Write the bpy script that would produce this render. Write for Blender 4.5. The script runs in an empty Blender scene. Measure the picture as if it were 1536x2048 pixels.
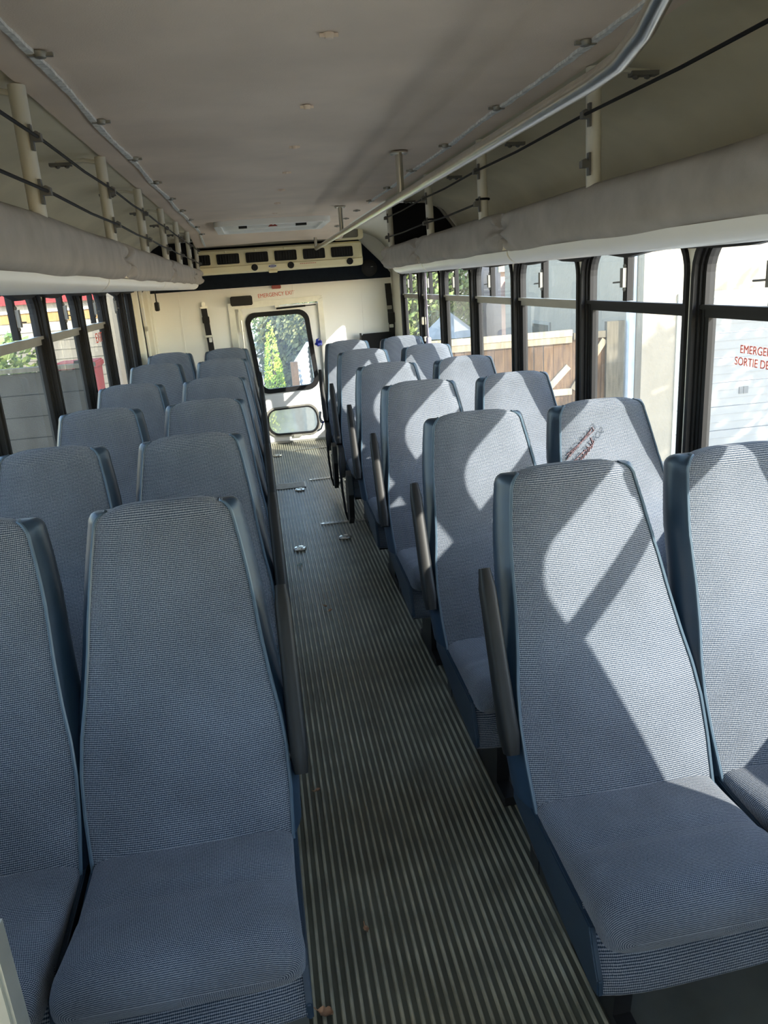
import bpy, bmesh, math, random
from mathutils import Vector, Matrix, Euler
random.seed(7)
PI = math.pi
C = bpy.context.scene.collection
S = bpy.context.scene

# ------------------------------------------------------------------ camera
CAM = Vector((-0.0986, -1.6856, 1.5475))
YAW, PITCH, ROLL, FPX = 0.1462, 0.2992, -0.0700, 1510.4
cy, sy, cp, sp = math.cos(YAW), math.sin(YAW), math.cos(PITCH), math.sin(PITCH)
fwd = Vector((sy*cp, cy*cp, -sp)); r0 = Vector((cy, -sy, 0)); u0 = r0.cross(fwd)
right = math.cos(ROLL)*r0 + math.sin(ROLL)*u0
up = -math.sin(ROLL)*r0 + math.cos(ROLL)*u0
cam = bpy.data.cameras.new('camera'); camo = bpy.data.objects.new('camera', cam); C.objects.link(camo)
m3 = Matrix((right, up, -fwd)).transposed()
camo.matrix_world = Matrix.Translation(CAM) @ m3.to_4x4()
cam.sensor_fit = 'VERTICAL'; cam.sensor_height = 24.0; cam.sensor_width = 18.0
cam.lens = FPX/2048*24.0
cam.clip_start = 0.02; cam.clip_end = 400
S.camera = camo

# ------------------------------------------------------------------ light
S.view_settings.view_transform = 'Standard'; S.view_settings.look = 'None'
S.view_settings.gamma = 1.0; S.view_settings.use_curve_mapping = False
S.view_settings.exposure = 0.82
SUN = Vector((1.0, -1.03, 0.825)).normalized()          # towards the sun
w = bpy.data.worlds.new('sky'); S.world = w; w.use_nodes = True
nt = w.node_tree; nt.nodes.clear()
sky = nt.nodes.new('ShaderNodeTexSky'); sky.sky_type = 'NISHITA'; sky.sun_disc = False
sky.sun_elevation = math.asin(SUN.z); sky.sun_rotation = math.atan2(SUN.x, SUN.y)
sky.air_density = 1.0; sky.dust_density = 0.4
bg = nt.nodes.new('ShaderNodeBackground'); bg.inputs[1].default_value = 0.80
out = nt.nodes.new('ShaderNodeOutputWorld')
nt.links.new(sky.outputs[0], bg.inputs[0]); nt.links.new(bg.outputs[0], out.inputs[0])
sl = bpy.data.lights.new('sun', 'SUN'); sl.energy = 9.0; sl.angle = 0.009; sl.color = (1.0, 0.95, 0.86)
so = bpy.data.objects.new('sun', sl); C.objects.link(so)
so.rotation_euler = (-SUN).to_track_quat('-Z', 'Y').to_euler(); so.location = (6, -6, 8)

# ------------------------------------------------------------------ materials
def newmat(name):
    m = bpy.data.materials.new(name); m.use_nodes = True
    n = m.node_tree; b = n.nodes['Principled BSDF']
    return m, n, b
def mat(name, col, rough=.6, metal=0.0, var=0.12, vscale=6.0, bump=0.0, bscale=60.0, spec=.5):
    m, n, b = newmat(name)
    b.inputs['Roughness'].default_value = rough; b.inputs['Metallic'].default_value = metal
    b.inputs['Specular IOR Level'].default_value = spec
    tc = n.nodes.new('ShaderNodeTexCoord')
    if var > 0:
        nz = n.nodes.new('ShaderNodeTexNoise'); nz.inputs['Scale'].default_value = vscale; nz.inputs['Detail'].default_value = 5
        n.links.new(tc.outputs['Object'], nz.inputs['Vector'])
        mp = n.nodes.new('ShaderNodeMapRange'); mp.inputs[1].default_value = .3; mp.inputs[2].default_value = .7
        mp.inputs[3].default_value = 1-var; mp.inputs[4].default_value = 1+var
        n.links.new(nz.outputs[0], mp.inputs[0])
        mx = n.nodes.new('ShaderNodeVectorMath'); mx.operation = 'SCALE'; mx.inputs[0].default_value = col
        n.links.new(mp.outputs[0], mx.inputs['Scale']); n.links.new(mx.outputs[0], b.inputs['Base Color'])
    else:
        b.inputs['Base Color'].default_value = (*col, 1)
    if bump > 0:
        n2 = n.nodes.new('ShaderNodeTexNoise'); n2.inputs['Scale'].default_value = bscale; n2.inputs['Detail'].default_value = 3
        n.links.new(tc.outputs['Object'], n2.inputs['Vector'])
        bp = n.nodes.new('ShaderNodeBump'); bp.inputs['Strength'].default_value = bump; bp.inputs['Distance'].default_value = .01
        n.links.new(n2.outputs[0], bp.inputs['Height']); n.links.new(bp.outputs[0], b.inputs['Normal'])
    return m
def glass(name, tint, haze=0.0, hcol=(.8, .8, .75)):
    m = bpy.data.materials.new(name); m.use_nodes = True; n = m.node_tree; n.nodes.clear()
    o = n.nodes.new('ShaderNodeOutputMaterial')
    tr = n.nodes.new('ShaderNodeBsdfTransparent'); tr.inputs[0].default_value = (*tint, 1)
    gl = n.nodes.new('ShaderNodeBsdfGlossy'); gl.inputs['Roughness'].default_value = .02
    fr = n.nodes.new('ShaderNodeFresnel'); ge = n.nodes.new('ShaderNodeNewGeometry'); io = n.nodes.new('ShaderNodeMapRange')
    io.inputs[3].default_value = 1.4; io.inputs[4].default_value = 1/1.4     # thin sheet: same reflection from both sides
    n.links.new(ge.outputs['Backfacing'], io.inputs[0]); n.links.new(io.outputs[0], fr.inputs[0])
    mx = n.nodes.new('ShaderNodeMixShader')
    n.links.new(fr.outputs[0], mx.inputs[0]); n.links.new(tr.outputs[0], mx.inputs[1]); n.links.new(gl.outputs[0], mx.inputs[2])
    last = mx
    if haze > 0:
        tl = n.nodes.new('ShaderNodeBsdfTranslucent'); tl.inputs[0].default_value = (*hcol, 1)
        tc = n.nodes.new('ShaderNodeTexCoord'); nz = n.nodes.new('ShaderNodeTexNoise'); nz.inputs['Scale'].default_value = 4; nz.inputs['Detail'].default_value = 6
        n.links.new(tc.outputs['Object'], nz.inputs['Vector'])
        mp = n.nodes.new('ShaderNodeMapRange'); mp.inputs[1].default_value = .3; mp.inputs[2].default_value = .7
        mp.inputs[3].default_value = haze*.6; mp.inputs[4].default_value = haze*1.4
        n.links.new(nz.outputs[0], mp.inputs[0])
        m2 = n.nodes.new('ShaderNodeMixShader'); n.links.new(mp.outputs[0], m2.inputs[0])
        n.links.new(mx.outputs[0], m2.inputs[1]); n.links.new(tl.outputs[0], m2.inputs[2]); last = m2
    n.links.new(last.outputs[0], o.inputs[0])
    return m
def fabric_mat(name, dark, light, pu=.0042, pv=.0052, mottle=.35):
    """woven seat cloth: rows of pale stitches over a dark ground, on a UV map in metres"""
    m, n, b = newmat(name); L = n.links
    b.inputs['Roughness'].default_value = .95; b.inputs['Specular IOR Level'].default_value = .15
    b.inputs['Sheen Weight'].default_value = .15
    tc = n.nodes.new('ShaderNodeTexCoord'); sx = n.nodes.new('ShaderNodeSeparateXYZ'); L.new(tc.outputs['UV'], sx.inputs[0])
    def mth(op, a, bb=None):
        k = n.nodes.new('ShaderNodeMath'); k.operation = op
        for i, v in enumerate((a, bb)):
            if v is None: continue
            if isinstance(v, (int, float)): k.inputs[i].default_value = v
            else: L.new(v, k.inputs[i])
        return k.outputs[0]
    su = mth('SINE', mth('MULTIPLY', sx.outputs[0], 2*PI/pu))
    sv = mth('SINE', mth('MULTIPLY', sx.outputs[1], 2*PI/pv))
    h = mth('ADD', mth('MULTIPLY', su, .38), mth('MULTIPLY', sv, .62))
    nz = n.nodes.new('ShaderNodeTexNoise'); nz.inputs['Scale'].default_value = 300; nz.inputs['Detail'].default_value = 2
    L.new(tc.outputs['UV'], nz.inputs['Vector'])
    h2 = mth('ADD', h, mth('MULTIPLY', mth('SUBTRACT', nz.outputs[0], .5), 1.3))
    mp = n.nodes.new('ShaderNodeMapRange'); mp.inputs[1].default_value = -.5; mp.inputs[2].default_value = .8; L.new(h2, mp.inputs[0])
    mx = n.nodes.new('ShaderNodeMix'); mx.data_type = 'RGBA'; mx.inputs[6].default_value = (*dark, 1); mx.inputs[7].default_value = (*light, 1)
    L.new(mp.outputs[0], mx.inputs[0])
    n3 = n.nodes.new('ShaderNodeTexNoise'); n3.inputs['Scale'].default_value = 5; n3.inputs['Detail'].default_value = 5; n3.inputs['Roughness'].default_value = .6
    L.new(tc.outputs['Object'], n3.inputs['Vector'])
    m3_ = n.nodes.new('ShaderNodeMapRange'); m3_.inputs[1].default_value = .3; m3_.inputs[2].default_value = .7
    m3_.inputs[3].default_value = 1-mottle*.5; m3_.inputs[4].default_value = 1+mottle*.5; L.new(n3.outputs[0], m3_.inputs[0])
    vs = n.nodes.new('ShaderNodeVectorMath'); vs.operation = 'SCALE'; L.new(mx.outputs[2], vs.inputs[0]); L.new(m3_.outputs[0], vs.inputs['Scale'])
    L.new(vs.outputs[0], b.inputs['Base Color'])
    bp = n.nodes.new('ShaderNodeBump'); bp.inputs['Strength'].default_value = .35; bp.inputs['Distance'].default_value = .002
    L.new(h2, bp.inputs['Height']); L.new(bp.outputs[0], b.inputs['Normal'])
    return m

M = {}
M['cloth'] = fabric_mat('seat_cloth', (.014, .029, .054), (.290, .308, .342), .0036, .0044)
M['vinyl'] = mat('blue_vinyl', (.018, .037, .064), .38, var=.15, vscale=8, bump=.05, bscale=400)
M['piping'] = mat('blue_piping', (.06, .095, .13), .38, var=.1)
M['black_plastic'] = mat('black_plastic', (.011, .011, .011), .5, var=.1, spec=.3)
M['black_rubber'] = mat('black_rubber', (.009, .009, .010), .6, var=.1, spec=.25)
M['black_metal'] = mat('black_metal', (.015, .015, .016), .4, var=.1)
M['black_cloth'] = mat('black_cloth', (.006, .006, .007), .95, var=.1)
M['belt'] = mat('belt_webbing', (.012, .012, .014), .8, var=.1)
M['lilac_belt'] = mat('lilac_webbing', (.42, .38, .50), .8, var=.1)
M['ceiling'] = mat('ceiling_cloth', (.84, .70, .575), .95, var=.09, vscale=2.5, bump=.12, bscale=300, spec=.1)
M['cove'] = mat('cove_cloth', (.78, .72, .56), .95, var=.12, vscale=2.5, spec=.1)
M['pad'] = mat('grey_padding', (.42, .39, .345), .9, var=.1, vscale=12, bump=.1, bscale=350, spec=.15)
M['cream'] = mat('cream_panel', (.80, .78, .69), .5, var=.03, vscale=2)
M['white_panel'] = mat('white_panel', (.86, .86, .83), .45, var=.03, vscale=1.5)
M['ac_cream'] = mat('ac_cream', (.92, .83, .54), .45, var=.03)
M['tube_lens'] = mat('light_lens', (.90, .90, .86), .3, var=.02)
M['post'] = mat('post_paint', (.66, .64, .55), .4, .0, var=.06)
M['steel'] = mat('brushed_steel', (.62, .60, .54), .28, 1.0, var=.06, vscale=30)
M['alu'] = mat('aluminium', (.62, .62, .58), .38, .8, var=.06, vscale=20)
M['alu_dull'] = mat('aluminium_dull', (.30, .29, .26), .45, .5, var=.08)
M['latch'] = mat('latch_metal', (.16, .16, .155), .5, .2)
M['silver_strip'] = mat('silver_strip', (.80, .80, .77), .5, .0, var=.25, vscale=70)
M['navy'] = mat('navy_carpet', (.012, .016, .024), .95, var=.15, vscale=20, spec=.1)
M['dark_grille'] = mat('speaker_grille', (.006, .006, .008), .6, var=.1)
M['red_lamp'] = mat('red_lens', (.25, .012, .012), .3, var=.0)
M['red_ink'] = mat('red_ink', (.62, .10, .07), .6, var=.05)
M['blue_ink'] = mat('blue_ink', (.03, .035, .20), .4, var=0)
M['white_ink'] = mat('white_ink', (.75, .75, .75), .4, var=0)
M['blue_ribbon'] = mat('blue_ribbon', (.03, .05, .42), .35, var=.2, vscale=40)
M['floor_base'] = mat('rubber_groove', (.074, .077, .058), .42, var=.3, vscale=5, spec=.3)
M['floor_rib'] = mat('rubber_rib', (.33, .315, .235), .36, var=.4, vscale=9, spec=.5)
M['floor_side'] = mat('smooth_rubber', (.12, .13, .118), .5, var=.2, vscale=7, spec=.35)
for k_ in ('floor_rib', 'floor_base'): M[k_].node_tree.nodes['Principled BSDF'].inputs['Specular Tint'].default_value = (1, .92, .74, 1)
M['leaf_dry'] = mat('dry_leaf', (.36, .20, .11), .8, var=.3, vscale=60)
M['plate'] = mat('tread_metal', (.62, .60, .52), .5, .1, var=.1, vscale=30)
G_UP = glass('window_glass', (.90, .91, .88), .008)
G_LO = glass('tinted_glass', (.80, .81, .78), .018)
G_LD = glass('dirty_tinted_glass', (.46, .46, .43), .05, (.40, .38, .32))
G_RD = glass('rear_glass', (.80, .82, .78), .10)
G_FR = glass('frosted_glass', (.42, .40, .33), .55, (.52, .48, .36))

# ------------------------------------------------------------------ mesh helpers
class MB:
    def __init__(s): s.v = []; s.f = []; s.uv = None
    def add(s, vs, fs):
        o = len(s.v); s.v += [tuple(p) for p in vs]; s.f += [tuple(i+o for i in f) for f in fs]
    def box(s, x0, x1, y0, y1, z0, z1):
        s.add([(x0,y0,z0),(x1,y0,z0),(x1,y1,z0),(x0,y1,z0),(x0,y0,z1),(x1,y0,z1),(x1,y1,z1),(x0,y1,z1)],
              [(0,3,2,1),(4,5,6,7),(0,1,5,4),(1,2,6,5),(2,3,7,6),(3,0,4,7)])
    def tube(s, pts, r, n=10, caps=True):
        pts = [Vector(p) for p in pts]; k = len(pts); rs = r if isinstance(r, (list, tuple)) else [r]*k
        prev = None; rings = []
        for i, p in enumerate(pts):
            t = ((pts[min(i+1, k-1)]-p).normalized() + (p-pts[max(i-1, 0)]).normalized()).normalized()
            a = prev - t*prev.dot(t) if prev is not None else t.orthogonal()
            if a.length < 1e-6: a = t.orthogonal()
            a.normalize(); b = t.cross(a); prev = a
            rings.append([p + rs[i]*(math.cos(2*PI*j/n)*a + math.sin(2*PI*j/n)*b) for j in range(n)])
        s.loft(rings, True, caps)
    def loft(s, rings, closed=True, caps=False):
        n = len(rings[0]); vs = [p for r in rings for p in r]; fs = []
        for i in range(len(rings)-1):
            for j in range(n if closed else n-1):
                a, b = i*n+j, i*n+(j+1) % n
                fs.append((a, b, b+n, a+n))
        if caps:
            fs.append(tuple(range(n-1, -1, -1))); e = (len(rings)-1)*n; fs.append(tuple(e+j for j in range(n)))
        s.add(vs, fs)
    def prism(s, poly, fn, d0, d1):
        a = [fn(p, d0) for p in poly]; b = [fn(p, d1) for p in poly]; s.loft([a, b], True, True)
    def lathe(s, prof, c, axis='z', n=20):
        rings = []
        for r, h in prof:
            ring = []
            for j in range(n):
                t = 2*PI*j/n; a, b = r*math.cos(t), r*math.sin(t)
                ring.append({'z': (c[0]+a, c[1]+b, c[2]+h), 'y': (c[0]+a, c[1]+h, c[2]+b), 'x': (c[0]+h, c[1]+a, c[2]+b)}[axis])
            rings.append(ring)
        s.loft(rings, True, True)
    def build(s, name, m, parent=None, smooth=False, kind=None, bevel=0.0, uv=None, angle=40, merge=False):
        me = bpy.data.meshes.new(name); me.from_pydata(s.v, [], s.f)
        if uv:
            ul = me.uv_layers.new(name='UVMap')
            for l in me.loops: ul.data[l.index].uv = uv[l.vertex_index]
        bm = bmesh.new(); bm.from_mesh(me)
        if merge: bmesh.ops.remove_doubles(bm, verts=bm.verts, dist=2e-5)
        if bevel > 0:
            bmesh.ops.remove_doubles(bm, verts=bm.verts, dist=1e-6)
            bmesh.ops.bevel(bm, geom=[e for e in bm.edges], offset=bevel, segments=2, affect='EDGES', clamp_overlap=True)
        bmesh.ops.recalc_face_normals(bm, faces=bm.faces); bm.to_mesh(me); bm.free()
        if smooth:
            me.shade_smooth()
            try: me.set_sharp_from_angle(angle=math.radians(angle))
            except Exception: pass
        me.materials.append(m)
        o = bpy.data.objects.new(name, me); C.objects.link(o)
        if parent: o.parent = parent
        if kind: o['kind'] = kind
        return o
def thing(name, label, cat, loc=(0, 0, 0), group=None):
    o = bpy.data.objects.new(name, None); C.objects.link(o); o.location = loc; o.empty_display_size = .1
    o['label'] = label; o['category'] = cat
    if group: o['group'] = group
    return o
def tag(o, label, cat, group=None, kind=None):
    o['label'] = label; o['category'] = cat
    if group: o['group'] = group
    if kind: o['kind'] = kind
    return o
def box(name, m, x0, x1, y0, y1, z0, z1, parent=None, bevel=0.0, **k):
    b = MB(); b.box(x0, x1, y0, y1, z0, z1); return b.build(name, m, parent, bevel=bevel, **k)
def struct(o): o['kind'] = 'structure'; return o
def copy_tree(o, parent=None):
    c = o.copy(); C.objects.link(c); c.parent = parent
    for ch in list(o.children): copy_tree(ch, c)
    return c
def text(name, body, m, parent, size, mtx, extrude=.0006, align='CENTER', shear=0.0, sx=1.0):
    cu = bpy.data.curves.new(name, 'FONT'); cu.body = body; cu.size = size; cu.extrude = extrude
    cu.align_x = align; cu.align_y = 'CENTER'; cu.shear = shear
    cu.materials.append(m); o = bpy.data.objects.new(name, cu); C.objects.link(o)
    o.matrix_world = mtx @ Matrix.Diagonal((sx, 1, 1, 1))
    if parent: o.parent = parent
    return o
def rr(x0, x1, z0, z1, r, k=7):
    """rounded rectangle loop, 4*(k+1) points; r one radius or (bl, br, tr, tl)"""
    R = r if isinstance(r, (tuple, list)) else (r,)*4
    out = []
    for (cx, cz, a0, q) in ((x0, z0, PI, R[0]), (x1, z0, 1.5*PI, R[1]), (x1, z1, 0, R[2]), (x0, z1, .5*PI, R[3])):
        q = max(q, .0008); ex = cx + (q if cx == x0 else -q); ez = cz + (q if cz == z0 else -q)
        for i in range(k+1):
            a = a0 + .5*PI*i/k; out.append((ex+q*math.cos(a), ez+q*math.sin(a)))
    return out
def ringprism(b, A, B, fn, d0, d1):
    """solid between outline A and hole B (same count), from depth d0 to d1"""
    n = len(A); rings = [[fn(p, d0) for p in A], [fn(p, d0) for p in B], [fn(p, d1) for p in B], [fn(p, d1) for p in A]]
    vs = [p for r_ in rings for p in r_]; fs = []
    for i in range(4):
        for j in range(n):
            a, a2 = i*n+j, i*n+(j+1) % n; c, c2 = ((i+1) % 4)*n+j, ((i+1) % 4)*n+(j+1) % n
            fs.append((a, a2, c2, c))
    b.add(vs, fs)
fx = lambda p, d: (d, p[0], p[1])        # (y,z) outline, depth along x
fy = lambda p, d: (p[0], d, p[1])        # (x,z) outline, depth along y

XL, XR, YR_, YF = -1.05, 1.28, 6.05, -3.3
ZS, ZT = .72, 1.64

# ------------------------------------------------------------------ structure: floor, walls, ceiling
fl = MB(); fl.box(XL-.05, XR+.05, YF, YR_+.06, -.06, -.003)
floor = struct(fl.build('floor', M['floor_base']))
for (x0, x1) in ((XL, -.155), (.525, XR)): box('smooth_rubber_strip', M['floor_side'], x0, x1, YF, YR_, -.003, .002, floor)
b = MB(); x = -.147; P = .0212
while x < .52:
    b.add([(x, YF, -.003), (x+.0026, YF, .0012), (x+.0070, YF, .0012), (x+.0096, YF, -.003),
           (x, YR_, -.003), (x+.0026, YR_, .0012), (x+.0070, YR_, .0012), (x+.0096, YR_, -.003)],
          [(0,1,5,4),(1,2,6,5),(2,3,7,6)])
    x += P
b.build('rubber_ribs', M['floor_rib'], floor, kind='stuff')

PRY = [-1.085, -.235, .625, 1.475, 2.34, 3.16, 3.99, 4.75, 5.58]
PLY = [-1.35, -.5, .35, 1.22, 2.09, 2.88, 3.62, 4.33, 4.76]
wallR = MB(); wallL = MB()
for (wl, sx_, xw, PY) in ((wallR, 1, XR, PRY), (wallL, -1, XL, PLY)):
    x0, x1 = (xw, xw+.05) if sx_ > 0 else (xw-.05, xw)
    wl.box(x0, x1, YF, YR_, -.05, ZS-.02); wl.box(x0, x1, YF, YR_, 1.665, 2.1)
    wl.box(x0, x1, YF, PY[0], ZS-.02, 1.665); wl.box(x0, x1, PY[-1], YR_, ZS-.02, 1.665)
    for i in range(len(PY)-1):
        ringprism(wl, rr(PY[i], PY[i+1], ZS-.02, 1.665, 0), rr(PY[i]+.013, PY[i+1]-.013, ZS, ZT, (.04, .04, .14, .14)), fx, x0, x1)
wallR = struct(wallR.build('wall_right', M['cream'])); wallL = struct(wallL.build('wall_left', M['cream']))
b = MB()                                                     # rear wall with the door opening
DX0, DX1, DZ = -.30, .545, 1.385
b.box(XL-.05, DX0, YR_, YR_+.05, -.05, 2.1); b.box(DX1, XR+.05, YR_, YR_+.05, -.05, 2.1); b.box(DX0, DX1, YR_, YR_+.05, DZ, 2.1)
wall_rear = struct(b.build('wall_rear', M['white_panel']))
for xs in (-.80, -.34, .30, .97):                            # vertical seams as thin cover strips
    box('seam_strip', M['white_panel'], xs-.004, xs+.004, YR_-.004, YR_, (1.39 if -.3 < xs < .5 else 0.0), 1.555, wall_rear)
b = MB()                                                     # front wall: windscreen opening
ringprism(b, rr(XL-.05, XR+.05, -.05, 2.1, 0), rr(XL+.25, XR-.25, 1.0, 1.62, .1), fy, YF-.05, YF)
wall_front = struct(b.build('wall_front', M['cream']))
b = MB(); b.add([fy(p, YF-.02) for p in rr(XL+.25, XR-.25, 1.0, 1.62, .1)], [tuple(range(32))])
struct(b.build('window_1', G_UP))
# roof skin and ceiling cloth
struct(box('roof', M['cream'], XL-.05, XR+.05, YF-.05, YR_+.05, 2.10, 2.15))
b = MB(); XC = .105; rings = []
ys = [YF+i*.35 for i in range(24)] + [4.95, 5.15, 5.35, 5.5, 5.6, 5.66]
ys = sorted(ys)
ys = [y for y in ys if y <= 5.66]
for y in ys:
    t = max(0, (y-4.9)/.76); drop = .082*t*t*(3-2*t) if t <= 1 else .082
    ring = []
    for i in range(17):
        u = -1+2*i/16; xx = XC+u*.655
        zz = 2.002 + .010*(1-u*u) - drop - (.004*math.sin(y*7.3+u*3) * (1-u*u))
        ring.append((xx, y, zz))
    ring += [(XC+.655, y, 2.03-drop), (XC-.655, y, 2.03-drop)]
    rings.append(ring)
b.loft(rings, True, True)
ceiling = struct(b.build('ceiling', M['ceiling'], smooth=True))
def cove(name, side, y0, y1, m):
    b = MB(); xw = XR if side > 0 else XL; xi = XC+side*.645
    rings = []
    for y in (y0, y1):
        ring = []
        for i in range(11):
            t = i/10*PI/2
            ring.append((xi+(xw-xi)*math.sin(t)**.8 if i else xi, y, 1.60+(2.012-1.60)*math.cos(t)**.65 if i < 10 else 1.60))
        ring += [(xw+side*.01, y, 1.60), (xw+side*.01, y, 2.06), (xi, y, 2.06)]
        rings.append(ring)
    b.loft(rings, True, True); return struct(b.build(name, m, smooth=True))
cove('trim_1', -1, YF, YR_, M['cove']); cove('trim_2', 1, YF, 3.36, M['cove']); cove('trim_3', 1, 3.36, YR_, M['cream'])
# silver strips along the ceiling edges and the cloth clips
def strip(name, xs, y0, y1):
    b = MB(); rings = []; n = int((y1-y0)/.03)
    for i in range(n+1):
        y = y0+(y1-y0)*i/n; w_ = .0075+.0015*math.sin(y*11); dx = .004*math.sin(y*5.7)
        z = 2.000+.0012*math.sin(y*60)
        t = max(0, (y-4.9)/.76); z -= .082*min(1, t*t*(3-2*t))
        rings.append([(xs+dx-w_, y, z+.004), (xs+dx+w_, y, z+.004), (xs+dx+w_, y, z-.003), (xs+dx-w_, y, z-.003)])
    b.loft(rings, True, True); return struct(b.build(name, M['silver_strip']))
strip('trim_4', -.462, YF, 5.55); strip('trim_5', .678, YF, 3.3)
def clip(x, y, z, big=False):
    b = MB(); r = .014 if big else .011
    b.lathe([(r*.3, .006), (r, .004), (r, .0), (r*.75, -.006), (r*.2, -.008)], (x, y, z), n=12)
    b.box(x-r*1.7, x+r*1.7, y-.004, y+.004, z-.004, z+.003)
    return b.build('cloth_clip', M['alu_dull'] if big else M['ceiling'], ceiling, smooth=True)
k = 0
for i in range(12):
    y = -1.25+.62*i
    if y > 5.2: break
    dz = 0 if y < 4.9 else .01
    clip(-.446, y+.04, 1.999-dz, True); clip(.662, y+.06, 1.999-dz, True); clip(XC, y, 2.008-dz)

# ------------------------------------------------------------------ side windows
WN = [1]
def window(side, y0, y1, xw, bar=True, lower=G_LO, upper=G_UP, rail=True):
    WN[0] += 1
    fr_ = MB(); s = side
    X = lambda d: xw + s*d                                  # d: depth outwards from the wall's inner face
    fn = lambda p, d: (X(d), p[0], p[1])
    A = rr(y0+.013, y1-.013, ZS, ZT, (.04, .04, .14, .14)); B = rr(y0+.030, y1-.030, ZS+.02, ZT-.018, (.04, .04, .125, .125))
    B2 = rr(y0+.040, y1-.040, ZS+.03, ZT-.026, (.04, .04, .118, .118)); B3 = rr(y0+.055, y1-.055, ZS+.045, ZT-.036, (.03, .03, .105, .105))
    ringprism(fr_, A, B, fn, -.012, .045); ringprism(fr_, B, B2, fn, .004, .045); ringprism(fr_, B2, B3, fn, .014, .045)
    w_ = struct(fr_.build('window_%d' % WN[0], M['black_rubber']))
    g = MB(); gz = 1.385 if rail else ZT
    lo = MB(); lo.add([fn(p, .034) for p in rr(y0+.05, y1-.05, ZS+.035, gz-.01, .01)], [tuple(range(32))]); lo.build('lower_pane', lower, w_)
    if rail:
        up_ = MB(); up_.add([fn(p, .028) for p in rr(y0+.05, y1-.05, gz+.01, ZT-.03, (.01, .01, .10, .10))], [tuple(range(32))]); up_.build('upper_pane', upper, w_)
        r_ = MB()
        r_.box(min(X(.006), X(.03)), max(X(.006), X(.03)), y0+.04, y1-.04, gz+.003, gz+.017)
        r_.box(min(X(.016), X(.036)), max(X(.016), X(.036)), y0+.04, y1-.04, gz-.022, gz+.002)
        r_.build('middle_rail', M['alu_dull'] if s < 0 or y0 > 1.4 else M['black_rubber'], w_)
        # vertical rubber liner that thickens the lower sash
        l_ = MB()
        for (a, c) in ((y0+.045, y0+.075), (y1-.075, y1-.045)): l_.box(min(X(.018), X(.044)), max(X(.018), X(.044)), a, c, ZS+.03, gz-.02)
        l_.build('lower_gasket', M['black_rubber'], w_)
    if bar:
        ym = (y0+y1)/2+.045
        bb = box('slider_bar', M['black_rubber'], min(X(.008), X(.034)), max(X(.008), X(.034)), ym-.017, ym+.017, gz+.02, ZT-.03, w_)
        la = MB(); la.box(min(X(-.008), X(.008)), max(X(-.008), X(.008)), ym-.012, ym+.012, 1.455, 1.525)
        la.tube([(X(-.006), ym+.01, 1.475), (X(-.010), ym+.03, 1.474), (X(-.010), ym+.062, 1.473)], .0032, 6)
        for zz in (1.448, 1.532): la.lathe([(.009, 0), (.009, -.006*s), (.004, -.009*s)], (X(.008), ym, zz), 'x', 10)
        lo_ = la.build('latch', M['latch'], bb)
    return w_
winR = []
for i in range(len(PRY)-1): winR.append(window(1, PRY[i], PRY[i+1], XR))
winL = []
for i in range(len(PLY)-1): winL.append(window(-1, PLY[i], PLY[i+1], XL, bar=(i < 7), lower=G_LD, rail=(i < 6)))
# painted lettering on the glass
Rm = lambda x, y, z, rot: Matrix.Translation((x, y, z)) @ rot
rot_left_view = Matrix(((0, 0, -1, 0), (-1, 0, 0, 0), (0, 1, 0, 0), (0, 0, 0, 1)))   # read from inside facing +x
rot_right_view = Matrix(((0, 0, 1, 0), (1, 0, 0, 0), (0, 1, 0, 0), (0, 0, 0, 1)))    # read from inside facing -x
text('lettering', 'EMERGENCY EXIT', M['red_ink'], winR[1], .034, Rm(XR+.030, .398, 1.276, rot_left_view), align='LEFT')
text('lettering', 'SORTIE DE SECOURS', M['red_ink'], winR[1], .034, Rm(XR+.030, .420, 1.240, rot_left_view), align='LEFT')
text('lettering', 'EXIT', M['red_ink'], winL[5], .085, Rm(XL-.030, 3.42, 1.31, rot_right_view), sx=1.2)

# left rear: cream service panels between the last window and the rear wall
t6 = struct(box('trim_6', M['cream'], XL, XL+.006, 4.78, 5.85, 0.0, 1.59))
for (a, c, d) in ((4.80, 4.86, .045), (5.02, 5.10, .05), (5.12, 5.20, .035), (5.34, 5.42, .055), (5.62, 5.70, .04)):
    box('service_post', M['cream'], XL+.004, XL+d, a, c, 0.0, 1.588, t6, bevel=.004)
for a in (4.95, 5.26, 5.48, 5.76): box('rubber_strip', M['black_rubber'], XL+.004, XL+.012, a, a+.05, 0, 1.588, t6)

# window-head strips under the racks (dark blind cassette)
for (nm, xa, xb, y1) in (('trim_8', XL, XL+.03, 5.95), ('trim_9', XR-.03, XR, 5.55)):
    b = MB(); n = 60; rings = []
    for i in range(n+1):
        y = YF+.1+(y1-YF-.1)*i/n; dz = .010*math.sin(i*1.7)+.006*math.sin(i*4.1)
        rings.append([(xa, y, 1.60), (xb, y, 1.60), (xb, y, 1.572+dz), (xa, y, 1.572+dz)])
    b.loft(rings, True, True); struct(b.build(nm, M['black_rubber']))

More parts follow.
